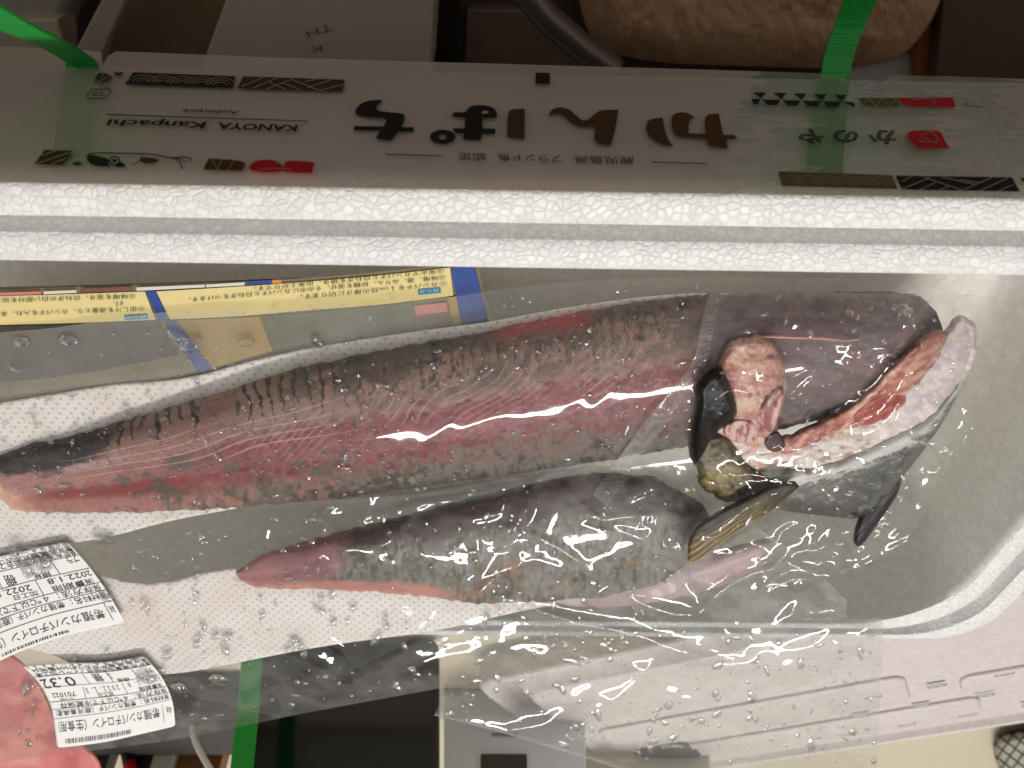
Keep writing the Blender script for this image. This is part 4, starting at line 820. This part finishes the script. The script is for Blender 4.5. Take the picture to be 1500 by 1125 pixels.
def bag(name, label, top, bot, lef, rig, smp, mat, step=3, seal=(), hazefn=None):
    lt = max(np.hypot(*np.diff(np.array(q, float), axis=0).T).sum() for q in (top, bot)); ll = max(np.hypot(*np.diff(np.array(q, float), axis=0).T).sum() for q in (lef, rig))
    nc, nr = int(lt / step) + 2, int(ll / step) + 2; U, V = coons(top, bot, lef, rig, nr, nc)
    c = np.zeros((nr, nc)); s = np.linspace(0, 1, nc)[None] * lt; t = np.linspace(0, 1, nr)[:, None] * ll
    for side, wd in seal:
        dd = {'l': s + 0 * t, 'r': lt - s + 0 * t, 't': t + 0 * s, 'b': ll - t + 0 * s}[side]; c = np.maximum(c, sst(wd, wd - 4, dd))
    o = mesh(name, P(U, V, PILE, smp(U, V)).reshape(-1, 3), gridfaces(nr, nc), mat, None, np.stack([c.ravel(), (hazefn(U, V) if hazefn else 0 * c).ravel(), 0 * c.ravel()], 1))
    return tag(o, label, 'plastic bag', 'clear vacuum bags')
FM = dict(a=filmmat('bag_film', .035, bump=.015, f0=.045), b=filmmat('bag_film_loose', .05, bump=.08, scale=60, f0=.05), k=filmmat('bag_film_tight', .010, bump=.07, scale=70, f0=.03), c=filmmat('bag_film_wet', .13, (.93, .95, .93), bump=.05, scale=40, f0=.05))
bagA = bag('vacuum_bag', 'clear vacuum bag stretched over the long red striped loin', [(-90, 500), (0, 487), (80, 480), (200, 462), (300, 453), (420, 452), (520, 448), (640, 438), (760, 420), (900, 409), (1100, 406), (1400, 412)], [(-90, 806), (60, 798), (150, 790), (250, 764), (380, 746), (600, 730), (900, 690), (1060, 668), (1400, 590)],
           [(-90, 500), (-90, 806)], [(1400, 412), (1400, 590)], SA, FM['a'], 3, (), lambda u, v: .30 * sst(2, -4, v - interp([(0, 590), (139, 567), (225, 560), (347, 534), (520, 499), (712, 473), (847, 448), (1050, 425)], u)) * sst(760, 600, u))
bagB = bag('vacuum_bag', 'loose clear bag with stickers around the smaller grey skinned loin', [(-90, 786), (60, 790), (150, 786), (260, 760), (390, 738), (600, 724), (800, 694), (950, 690), (1150, 800), (1240, 880)], [(-90, 1140), (40, 1112), (250, 1084), (440, 1046), (645, 1008), (760, 986), (900, 962), (1040, 975), (1150, 935), (1240, 905)],
           [(-90, 786), (-90, 1140)], [(1240, 880), (1240, 905)], SBf, FM['b'], 3, (), lambda u, v: .34 * sst(640, 900, u) * sst(960, 880, v) * sst(.32, .66, fbm(u / 34 + v / 60, v / 20 - u / 70, 341)) + .12 * sst(.4, .7, fbm(u / 60, v / 24, 344)) * sst(420, 560, u) + .10 * sst(930, 990, v) * sst(.3, .6, fbm(u / 30, v / 20, 342)))
bagC = bag('vacuum_bag', 'wet empty end of a clear bag hanging over the far box rim', [(700, 925), (800, 918), (1000, 916), (1150, 912), (1293, 905)], [(636, 1048), (700, 1064), (760, 1081), (900, 1124), (1000, 1150), (1150, 1165), (1283, 1165)],
           [(700, 925), (665, 990), (636, 1048)], [(1293, 905), (1292, 980), (1287, 1060), (1283, 1165)], SC, FM['c'], 3, (('r', 26), ('b', 12)))
bagK = bag('vacuum_bag', 'wrinkled clear vacuum bag with dotted seal around the fish collar', [(1038, 430), (1120, 428), (1250, 429), (1360, 430), (1442, 432)], [(868, 724), (930, 780), (1000, 842), (1100, 860), (1200, 850), (1300, 812), (1330, 790)],
           [(1038, 430), (1026, 480), (1018, 520), (1000, 552), (945, 618), (868, 724)], [(1442, 432), (1434, 490), (1420, 540), (1440, 575), (1420, 640), (1370, 720), (1330, 790)], SK, FM['k'], 2.5, (('l', 38), ('t', 8)), lambda u, v: .14 * sst(.3, .7, fbm(u / 40, v / 30, 343)) * sst(2, -10, KM(u, v)) * sst(1460, 1300, u) + .26 * sst(1372, 1400, u) * sst(580, 520, v) + .20 * sst(1050, 990, u) * sst(610, 680, v) * sst(.35, .65, fbm(u / 24 + v / 40, v / 14 - u / 50, 345)))

# ------------------------------------------------------------------ stickers
def sticker(parent, top, bot, lef, rig, smp, name, texts, lines, bars):
    nr, nc = 40, 56; U, V = coons(top, bot, lef, rig, nr, nc)
    s_ = np.linspace(0, 1, nc); t_ = np.linspace(0, 1, nr)
    def surf(e):
        def f(s, t):
            x = np.clip(s, 0, 1) * (nc - 1); y = np.clip(t, 0, 1) * (nr - 1); i = np.minimum(x.astype(int), nc - 2); j = np.minimum(y.astype(int), nr - 2); fx = x - i; fy = y - j
            g_ = lambda A_: (A_[j, i] * (1 - fx) + A_[j, i + 1] * fx) * (1 - fy) + (A_[j + 1, i] * (1 - fx) + A_[j + 1, i + 1] * fx) * fy
            u, v = g_(U), g_(V); return P(u, v, PILE, sm(u, v) + e)
        return f
    sm = sampler(blur(smp_r[smp], 3)) if smp in smp_r else smp
    # rounded corners in the sticker's own square
    r = .05; pts = []
    out = rrect(0, 0, 1, 1, r, 6)
    S_, T_ = np.meshgrid(np.linspace(0, 1, 45), np.linspace(0, 1, 31)); dx = np.maximum(np.abs(S_ - .5) - (.5 - r), 0); dy = np.maximum(np.abs(T_ - .5) - (.5 - r), 0); k = np.hypot(dx, dy); sc = np.where(k > r, r / np.maximum(k, 1e-9), 1)
    S2 = .5 + np.sign(S_ - .5) * (np.minimum(np.abs(S_ - .5), .5 - r) + dx * sc); T2 = .5 + np.sign(T_ - .5) * (np.minimum(np.abs(T_ - .5), .5 - r) + dy * sc)
    top_ = surf(.0012)(S2.ravel(), T2.ravel()); st = mesh('sticker', top_, gridfaces(31, 45), M['sticker'], parent); st.modifiers.new('Solidify', 'SOLIDIFY').thickness = .00025
    ik = surf(.0016)
    lettering([(s, (a, t), (b, t2), (0, hgt), 0, .004) for s, a, b, t, t2, hgt in texts], ik, M['ink'], st)
    q = []
    for (s0, t0, s1, t1) in lines:
        n = 12; pp = [(s0 + (s1 - s0) * i / n, t0 + (t1 - t0) * i / n) for i in range(n + 1)]; q += stroke(pp, .006 if abs(t1 - t0) < .02 else .004)
    flat('rule_lines', q, ik, M['ink'], st)
    r2 = random.Random(4); q = []; x = bars[0]
    while x < bars[1]:
        w_ = r2.choice((.004, .004, .008, .011)); q.append([(x, bars[2]), (x + w_, bars[2]), (x + w_, bars[3]), (x, bars[3])]); x += w_ + r2.choice((.005, .005, .009))
    flat('barcode', q, ik, M['ink'], st)
    return st
smp_r = {'B': RFB}
sticker(bagB, [(33, 975), (90, 971), (150, 970), (211, 961)], [(84, 1095), (150, 1087), (210, 1074), (257, 1063)], [(33, 975), (57, 1000), (74, 1032), (80, 1062), (84, 1095)], [(211, 961), (236, 990), (252, 1025), (257, 1063)], 'B', '',
        [('養殖カンパチロイン（生食用）', .86, .05, .735, .735, .085), ('品名', .965, .915, .76, .74, .05), ('原材料名：養殖カンパチ（鹿児島県産）', .97, .04, .585, .605, .052), ('保存方法：４℃以下で冷蔵保存', .97, .10, .505, .525, .052),
         ('２０２２．１．８', .97, .70, .345, .35, .055), ('消費期限', .95, .76, .43, .43, .045), ('２０２２．１．３', .62, .34, .36, .37, .062), ('加工日', .55, .42, .44, .445, .042), ('701022', .25, .07, .40, .40, .055), ('ロットNO', .22, .12, .465, .465, .03),
         ('0.32', .30, .03, .215, .225, .12), ('棚', .54, .47, .20, .20, .085), ('規格', .74, .64, .28, .28, .04), ('１', .62, .60, .20, .20, .07), ('プラ', .95, .88, .21, .21, .05),
         ('鹿屋市漁業協同組合フィーレ加工場', .985, .05, .115, .145, .045), ('鹿児島県鹿屋市古江町509番地34', .985, .05, .055, .085, .045), ('☎０９９４－４６－３１１１', .93, .02, .015, .03, .040)],
        [(0, .69, .99, .66), (0, .585, .99, .565), (0, .50, .99, .485), (0, .33, .99, .31), (0, .185, .99, .165), (.885, .71, .885, .90), (.33, .35, .31, .49), (.66, .34, .66, .485), (.40, .19, .40, .32), (.60, .18, .60, .31), (.80, .18, .80, .31)], (.10, .62, .90, .955))
sticker(bagB, [(-120, 842), (-50, 826), (30, 808), (98, 793)], [(-70, 1000), (-5, 970), (32, 953), (95, 931), (183, 911)], [(-120, 842), (-95, 920), (-70, 1000)], [(98, 793), (128, 826), (158, 868), (183, 911)], 'B', '',
        [('養殖カンパチロイン（生食用）', .90, .14, .80, .78, .075), ('品名', .975, .94, .80, .79, .05), ('原材料名：養殖カンパチ（鹿児島県産）', .97, .18, .645, .63, .055), ('保存方法：４℃以下で冷蔵保存', .97, .18, .555, .535, .055),
         ('2022.1.8', .97, .72, .385, .38, .062), ('消費期限', .95, .72, .475, .465, .05), ('2022.1.3', .62, .36, .39, .36, .062), ('加工日', .64, .50, .47, .45, .045), ('棚', .56, .50, .26, .25, .085), ('規格', .76, .66, .30, .29, .05),
         ('プラ', .96, .88, .20, .20, .06), ('鹿屋市漁業協同組合フィーレ加工場', .98, .22, .13, .12, .055), ('鹿児島県鹿屋市古江町509番地34', .98, .22, .085, .07, .05), ('☎０９９４－４６－３１１１', .99, .36, .02, .02, .045)],
        [(.1, .73, .99, .745), (.1, .62, .99, .625), (.1, .53, .99, .535), (.1, .35, .99, .36), (.1, .19, .99, .20), (.925, .745, .925, .93), (.66, .36, .66, .53), (.46, .20, .46, .355), (.80, .20, .80, .355)], (.30, .70, .925, .965))

# ------------------------------------------------------------------ water and ice on the films
def drops(label, region, n, smp, size=(1.5, 4.5), seed=1, avoid=None):
    r = np.random.RandomState(seed); reg = np.array(region, float); V_, F_, k = [], [], 0; seg = 9
    while n > 0:
        u = r.uniform(reg[:, 0].min(), reg[:, 0].max()); v = r.uniform(reg[:, 1].min(), reg[:, 1].max())
        if not inside(np.array([u]), np.array([v]), reg)[0]: continue
        if r.rand() > vnoise(np.array([u / 60]), np.array([v / 60]), seed)[0] * 1.3 + .15: continue
        n -= 1; a = size[0] * (size[1] / size[0]) ** (r.rand() ** 2.2); el = r.uniform(1, 1.9) if r.rand() > .12 else r.uniform(2, 3.4); an = r.uniform(0, math.pi); bend = r.uniform(-.5, .5)
        l0 = smp(np.array([u]), np.array([v]))[0]; hgt = a * .00029 * r.uniform(.45, .8); rows = []
        for rr, zz in ((1.0, -.15), (1.02, .25), (.8, .7), (.42, .95)):
            for q in range(seg):
                t = 2 * math.pi * q / seg; x = a * el * rr * math.cos(t) * (1 + .18 * math.sin(2 * t + u)); y = a * rr * math.sin(t) + bend * a * math.cos(t) ** 2
                rows.append((u + x * math.cos(an) - y * math.sin(an), v + x * math.sin(an) + y * math.cos(an), l0 + hgt * zz))
        rows.append((u, v, l0 + hgt)); rows.append((u, v, l0 - hgt * .15)); rows = np.array(rows)
        V_.append(P(rows[:, 0], rows[:, 1], PILE, rows[:, 2])); c = k + 4 * seg
        for i in range(3): F_ += [[k + i * seg + q, k + i * seg + (q + 1) % seg, k + (i + 1) * seg + (q + 1) % seg, k + (i + 1) * seg + q] for q in range(seg)]
        F_ += [[k + 3 * seg + q, k + 3 * seg + (q + 1) % seg, c] for q in range(seg)] + [[k + (q + 1) % seg, k + q, c + 1] for q in range(seg)]; k += 4 * seg + 2
    o = mesh('water_droplets', np.vstack(V_), F_, M['water']); return kind(tag(o, label, 'water'), 'stuff')
drops('fine water droplets on the bag over the long loin', [(0, 500), (300, 456), (640, 440), (1030, 420), (1010, 530), (870, 690), (400, 740), (0, 790)], 1100, SA, (.9, 3.8), 3)
drops('water droplets on the wrinkled bag round the collar', [(1040, 432), (1435, 436), (1410, 560), (1320, 780), (1060, 840), (880, 720)], 330, SK, (1.1, 4.6), 4)
drops('water droplets on the loose bag round the smaller loin', [(150, 800), (400, 742), (860, 705), (1000, 850), (900, 950), (640, 1000), (400, 1040), (0, 1100), (0, 990), (180, 940)], 420, SBf, (1.3, 5.5), 5)
drops('water droplets on the empty bag end over the far rim', [(700, 930), (1285, 915), (1280, 1120), (920, 1120), (650, 1046)], 260, SC, (1.3, 6.5), 6)
def chip(u, v, r0, smp, seed, label, cat='ice', nm='ice_chip', el=1.4, hg=.6, an=0.0):
    r = np.random.RandomState(seed); seg, rings = 14, 6; l0 = smp(np.array([u]), np.array([v]))[0] + .0006; pts = []
    for i in range(rings):
        ph = math.pi / 2 * i / (rings - 1)
        for q in range(seg):
            t = 2 * math.pi * q / seg; k = .72 + .5 * vnoise(np.array([math.cos(t) * 1.7 + seed * 3.1]), np.array([math.sin(t) * 1.7 + i * .5]), seed)[0] + r.uniform(-.05, .05)
            x = r0 * el * k * math.cos(ph) * math.cos(t); y = r0 * k * math.cos(ph) * math.sin(t); pts.append((u + x * math.cos(an) - y * math.sin(an), v + x * math.sin(an) + y * math.cos(an), l0 + r0 * .00029 * hg * math.sin(ph) * (k + .2)))
    pts = np.array(pts); vs = P(pts[:, 0], pts[:, 1], PILE, pts[:, 2]); f = [[i * seg + q, i * seg + (q + 1) % seg, (i + 1) * seg + (q + 1) % seg, (i + 1) * seg + q] for i in range(rings - 1) for q in range(seg)] + [[q for q in range(seg - 1, -1, -1)]]
    return tag(mesh(nm, vs, f, M['ice']), label, cat, 'ice and water blobs on the bags')
for i, (u, v, r0, el, an, lab) in enumerate(((32, 502, 8, 1.5, .1, 'oval water blob at the recipe leaflet end of the bag edge'), (100, 500, 8, 2.0, .3, 'long water blob over the dark recipe photo'), (280, 505, 15, 1.3, -.5, 'largest clear ice chip over the leaflet'), (258, 492, 8, 2.2, .5, 'ragged water blob beside the largest ice chip'), (362, 502, 9, 1.4, .2, 'round ice chip on the ochre leaflet panel'), (464, 501, 9, 1.3, .6, 'ice chip at the top edge of the absorbent sheet'))):
    chip(u, v, r0, SA, 400 + i, lab, el=el, an=an)
chip(1325, 457, 13, SK, 420, 'round water blob on the collar bag near its straight top edge', 'water', 'water_blob', 1.1, .5)
for i, (u, v, r0, el, an, lab) in enumerate(((150, 790, 8, 2.4, .2, 'long clear ice sliver on the corner of the upper sticker'), (62, 826, 12, 1.3, .3, 'cluster of ice crumbs on the upper sticker, biggest piece'), (40, 836, 9, 1.5, .9, 'cluster of ice crumbs on the upper sticker, flat piece'), (24, 812, 9, 1.4, .1, 'cluster of ice crumbs on the upper sticker, outer piece'), (78, 808, 6, 1.2, .5, 'cluster of ice crumbs on the upper sticker, small piece'),
        (155, 876, 6, 1.9, .2, 'thin ice chip on the right edge of the upper sticker'), (215, 995, 9, 1.7, .1, 'ice chip on the 0.32 sticker over its date'), (262, 1008, 7, 1.8, .2, 'ice chip just beside the 0.32 sticker'), (320, 996, 9, 1.6, .1, 'ice chip beside the green strap'), (243, 962, 6, 1.4, 0, 'small clear drop above the 0.32 sticker'), (40, 1010, 9, 1.6, -1.0, 'dark wet drop beside the 0.32 sticker'), (604, 983, 8, .8, 0, 'round white water drop over the black tablet'))):
    chip(u, v, r0, (lambda a, b: SBf(a, b) + .0022) if i in (1, 2, 3, 4, 5, 6) else SBf, 440 + i, lab, el=el, an=an)

# ------------------------------------------------------------------ foam lid behind the box
lid = thing('foam_lid', 'white polystyrene lid lying underside up behind the box', 'lid', tuple(P(1300., 1010., TABLE)))
def LD(u, v, z=.030): return P(np.array(float(u)), np.array(float(v)), level(z))
a, b = LD(1290, 1094), LD(1500, 1062); dl = (b - a) / np.linalg.norm(b - a); nl = np.array([-dl[1], dl[0], 0])
la = math.atan2(dl[1], dl[0])
_ex, _ey = ex, ey; ex, ey = dl, nl
o_ = a @ dl; y_ = a @ nl
lp = [(0, 0, .02), (0, .026, .02), (.002, .0285, .02), (.005, .0295, .02), (.008, .0280, .02), (.010, .0150, .02), (.022, .0140, .02), (.034, .0290, .02), (.036, .0310, .02), (.040, .0312, .02)]
vs, fs = loft(lp, o_ - .30, y_ , o_ + .55, y_ + .31, .02, 0)
mesh('body', vs, fs, M['lid'], lid)
def lpan(x0, x1, y0, y1):
    vs, fs = loft([(0, .0305, .012), (.0015, .0335, .012), (.003, .0342, .012)], o_ + x0, y_ + y0, o_ + x1, y_ + y1, .012, 0); mesh('raised_panel', vs, fs, M['lid'], lid)
lpan(-.24, .095, .052, .100); lpan(-.24, .040, .112, .175); lpan(.080, .40, .110, .150)
for k in range(4):
    for j in range(3):
        vs, fs = loft([(0, .0338, .002), (.0008, .0349, .002)], o_ - .03 + k * .052 + j * .016, y_ + .062 + j * .040, o_ - .014 + k * .052 + j * .016, y_ + .066 + j * .040, .002, 0); mesh('vent_mark', vs, fs, M['foamin'], lid)
ex, ey = _ex, _ey

# ------------------------------------------------------------------ things behind the box
def up_rect(name, poly, y, t, mat, parent=None, r=0):
    p = np.array(poly, float)
    if r: p = smooth_poly(poly, 3)
    pln = upright(y); a = P(p[:, 0], p[:, 1], pln); b = a - pln.n * t; n = len(p)
    f = [list(range(n)), list(range(2 * n - 1, n - 1, -1))] + [[i, i + n, (i + 1) % n + n, (i + 1) % n] for i in range(n)]
    o = mesh(name, np.vstack([a, b]), f, mat, parent, smooth=False); m_ = o.modifiers.new('Bevel', 'BEVEL'); m_.width = .0015; m_.segments = 2; return o
tab = thing('tablet', 'black tablet standing upright behind the box beside the green strap', 'tablet', tuple(P(500., 935., upright(-.61))))
R_ = lambda x0, y0, x1, y1, r: [(x0 + r, y0), (x1 - r, y0)] + [(x1 - r + r * math.sin(t), y0 + r - r * math.cos(t)) for t in np.linspace(.2, 1.37, 5)] + [(x1, y0 + r), (x1, y1 - r), (x1 - r, y1), (x0 + r, y1), (x0, y1 - r), (x0, y0 + r)] + [(x0 + r - r * math.cos(t), y0 + r - r * math.sin(t)) for t in np.linspace(.2, 1.37, 5)]
up_rect('body', R_(352, 934, 643, 1350, 18), -.61, .010, solid('tablet_body', (24, 25, 28), .35, .1), tab)
up_rect('screen', R_(366, 950, 634, 1335, 6), -.6095, .0004, solid('tablet_screen', (5, 7, 12), .12, .1), tab)
dev = thing('white_device', 'white appliance with small dark display standing behind the box', 'device', tuple(P(750., 1010., upright(-.72))))
wh = solid('device_white', (222, 225, 228), .4, .03)
up_rect('body', R_(650, 1010, 858, 1330, 6), -.72, .08, wh, dev)
up_rect('display_frame', R_(698, 1098, 778, 1260, 5), -.7185, .0012, solid('device_frame', (215, 218, 220), .3, .03), dev)
up_rect('display', R_(704, 1104, 772, 1250, 3), -.7170, .0012, solid('device_display', (22, 20, 18), .15, .6, 60), dev)
sdv = lambda u, v: P(u, v, upright(-.7188))
flat('logo', stroke([(720, 1076), (730, 1075), (742, 1076.5), (758, 1075)], 4), sdv, solid('device_logo', (138, 141, 144), .5, .2, 400), dev)
up_rect('latch', [(664, 1012), (676, 1012), (676, 1018), (664, 1018)], -.7185, .001, solid('gold_latch', (190, 160, 80), .3, .1), dev)
o = tag(up_rect('cardboard_box', R_(862, 985, 1040, 1330, 4), -.80, .12, solid('cream_card', (204, 198, 176), .6, .05)), 'cream carton standing behind the box beside the white device', 'carton')
def lathe(name, cx, y, prof_, mat, label, cat):
    seg = 28; vs = [(cx + r * math.cos(2 * math.pi * k / seg), y + r * math.sin(2 * math.pi * k / seg), z) for r, z in prof_ for k in range(seg)]; n = len(prof_)
    f = [[i * seg + k, i * seg + (k + 1) % seg, (i + 1) * seg + (k + 1) % seg, (i + 1) * seg + k] for i in range(n - 1) for k in range(seg)] + [list(range((n - 1) * seg, n * seg))]
    return tag(mesh(name, vs, f, mat), label, cat)
c0 = P(np.array(975.), np.array(1030.), TABLE)
lathe('metal_tin', c0[0] + .004, c0[1] - .05, [(.034, 0), (.036, .003), (.036, .030), (.034, .034), (.026, .036), (.010, .0365), (.0, .0365)], solid('grey_tin', (92, 92, 92), .35, .1, metal=.5), 'low round grey tin behind the box under the wet bag', 'tin')
# clutter to the left
dark = thing('pen_case', 'dark grey cloth pen case lying behind the box', 'case', (P(np.array(200.), np.array(1000.), TABLE)))
pc = P(np.array([60., 372.]), np.array([985., 985.]), TABLE)
vs, fs = loft([(0, 0, .012), (-.002, .012, .012), (.002, .030, .014), (.012, .040, .012), (.018, .042, .01)], pc[0, 0], pc[0, 1] - .11, pc[1, 0] + .01, pc[0, 1], .012, 0, False)
mesh('body', vs, fs, solid('dark_cloth', (66, 64, 60), .8, .2, 200, .6, 900), dark)
tube('zip', P(np.linspace(62, 370, 12), np.full(12, 1000.), level(.0425)), .0012, M['black'], dark)
def book(nm, lab, x0, x1, y, z1, mat, cat, lean=0.0):
    p = P(np.array([x0, x1], float), np.array([1085., 1085.]), upright(y)); o = box(nm, (p[0, 0], y - .02, 0), (p[1, 0], y, z1), mat, None, .001); o.rotation_euler.y = 0
    return tag(o, lab, cat)
book('folder', 'white folder standing upright behind the dark pen case', 232, 262, -.78, .20, solid('folder_white', (206, 200, 182), .5, .04), 'folder')
book('folder', 'brown folder standing upright behind the dark pen case', 265, 332, -.79, .21, solid('folder_brown', (130, 88, 36), .5, .1), 'folder')
book('notebook', 'dark notebook standing upright beside the white folder', 196, 230, -.785, .19, solid('notebook_dark', (44, 36, 30), .5, .1), 'notebook')
book('notebook', 'olive notebook standing upright beside the red pen', 120, 168, -.79, .19, solid('notebook_olive', (62, 54, 40), .5, .1), 'notebook')
rp = thing('red_pen', 'red pen standing among notebooks behind the pen case', 'pen', tuple(P(np.array(180.), np.array(1085.), upright(-.77))))
tube('barrel', P(np.array([172., 184, 196]), np.array([1030., 1085, 1160]), upright(-.775)), .006, solid('pen_red', (190, 24, 26), .3, .05), rp, 12)
tube('cap', P(np.array([184., 187, 192]), np.array([1088., 1098, 1118]), upright(-.775)), .0072, M['black'], rp, 12)
tag(tube('cable', resample3([P(np.array(u), np.array(v), upright(-.70)) for u, v in ((300., 985.), (290., 1020.), (282., 1062.), (286., 1085.), (298., 1110.), (322., 1150.))], 40), .0026, solid('cable_white', (226, 224, 220), .4, .03)), 'white cable looping up beside the green strap', 'cable')
bl = P(np.array(1500.), np.array(1082.), TABLE)
def cpat(u, v, d):
    c = np.ones(u.shape + (3,)) * lin((150, 148, 136)); x = (u - 1456) / 17; y = (v - 1080) / 17
    l = np.minimum(np.abs((x + y * .7) % 1 - .5), np.abs((x * .8 - y) % 1 - .5)); return mixc(c, (42, 40, 36), sst(.14, .08, l))
tag(pad('patterned_pouch', [(1456, 1082), (1480, 1074), (1540, 1064), (1600, 1080), (1600, 1170), (1490, 1170), (1468, 1140), (1456, 1105)], TABLE, painted('pouch_cloth', .8, .5, 900, 0), None, .001, .02, 30, 2, cpat, 0, 1), 'grey pouch with dark net pattern beyond the foam lid', 'pouch')

# ------------------------------------------------------------------ things on the floor in front of the box
FL = level(FLOORZ)
def cfur(u, v, d):
    c = np.ones(u.shape + (3,)) * lin((176, 136, 100)); c = mixc(c, (150, 108, 76), sst(.4, .7, fbm(u / 50, v / 40, 501)) * .8); c = mixc(c, (196, 164, 134), sst(.5, .7, fbm(u / 4, v / 12, 502)) * .4); return c
fur = painted('fuzzy_cloth', .9, 1.0, 350, 0)
tag(pad('cushion', [(845, -40), (852, 30), (880, 75), (960, 92), (1060, 96), (1150, 99), (1235, 101), (1300, 92), (1340, 70), (1375, 20), (1395, -40), (1395, -120), (845, -120)], level(FLOORZ + .03), fur, None, 0, .05, 60, 3, cfur, .006), 'fuzzy beige cushion on the floor in front of the box', 'cushion')
def fbox(nm, poly, z, t, mat, lab, cat): return tag(prism(nm, poly, level(FLOORZ + z), t, mat), lab, cat)
car = thing('paper_carton', 'pale carton with faint letters on the floor below the printed side', 'carton', tuple(P(470., 30., level(FLOORZ))))
prism('body', [(352, -60), (300, 85), (298, 130), (628, 130), (640, -60)], level(FLOORZ + .10), .10, solid('carton_paper', (172, 160, 146), .6, .05), car)
lettering([('TH', (484, 34), (448, 46), (4, 10), 0, 0), ('K', (470, 66), (452, 70), (3, 9), 0, 0)], lambda u, v: P(u, v, level(FLOORZ + .1006)), solid('carton_ink', (96, 82, 62), .6, .05), car)
fbox('wooden_board', [(205, -60), (150, 75), (140, 130), (298, 130), (350, -60)], .06, .06, solid('olive_board', (112, 94, 66), .6, .12), 'olive brown board beside the pale carton on the floor', 'board')
fbox('frame_bar', [(180, -60), (112, 70), (100, 130), (140, 130), (150, 76), (212, -60)], .11, .02, solid('pale_bar', (160, 146, 128), .5, .06), 'pale narrow bar between the board and the grey appliance', 'bar')
ap = thing('grey_appliance', 'grey rounded appliance on the floor beside the pale bar', 'appliance', tuple(P(60., 20., level(FLOORZ))))
pad('housing', [(-80, -80), (170, -80), (130, -10), (104, 58), (95, 120), (-80, 120)], level(FLOORZ + .04), solid('grey_plastic', (150, 142, 132), .35, .08), ap, 0, .05, 40, 4)
prism('cover', [(-80, 30), (84, 28), (92, 62), (92, 120), (-80, 120)], level(FLOORZ + .10), .03, solid('beige_plastic', (176, 160, 138), .4, .06), ap)
fbox('dark_gap', [(640, -60), (632, 130), (664, 130), (676, -60)], .02, .02, M['black'], 'narrow black slab in place of the shaded gap beside the pale carton', 'case')  # shade of a gap between things, built as a black slab
fbox('brown_case', [(684, 14), (678, 130), (900, 130), (800, 14)], .015, .015, solid('brown_leather', (104, 84, 66), .5, .15), 'flat brown case under the metal rod', 'case')
tag(tube('metal_rod', P(np.array([755., 800, 850, 900]), np.array([-30., 25, 68, 104]), level(FLOORZ + .12)), .011, solid('dull_metal', (112, 100, 88), .35, .1, metal=.6), None, 14), 'dull metal rod leaning beside the cushion', 'rod')
fbox('white_board', [(1240, 60), (1245, 170), (1360, 170), (1342, 80)], .012, .012, solid('white_paint', (196, 190, 182), .5, .04), 'white board corner under the cushion beside the right strap', 'board')
fbox('orange_box', [(1342, 70), (1346, 130), (1372, 130), (1388, 20), (1370, 10)], .03, .03, solid('orange_card', (150, 84, 34), .5, .1), 'orange brown box between the cushion and dark crate', 'box')
fbox('dark_crate', [(1388, -60), (1368, 140), (1600, 140), (1600, -60)], .05, .05, solid('dark_wood', (86, 62, 44), .6, .15), 'dark brown crate beyond the orange box on the floor', 'crate')
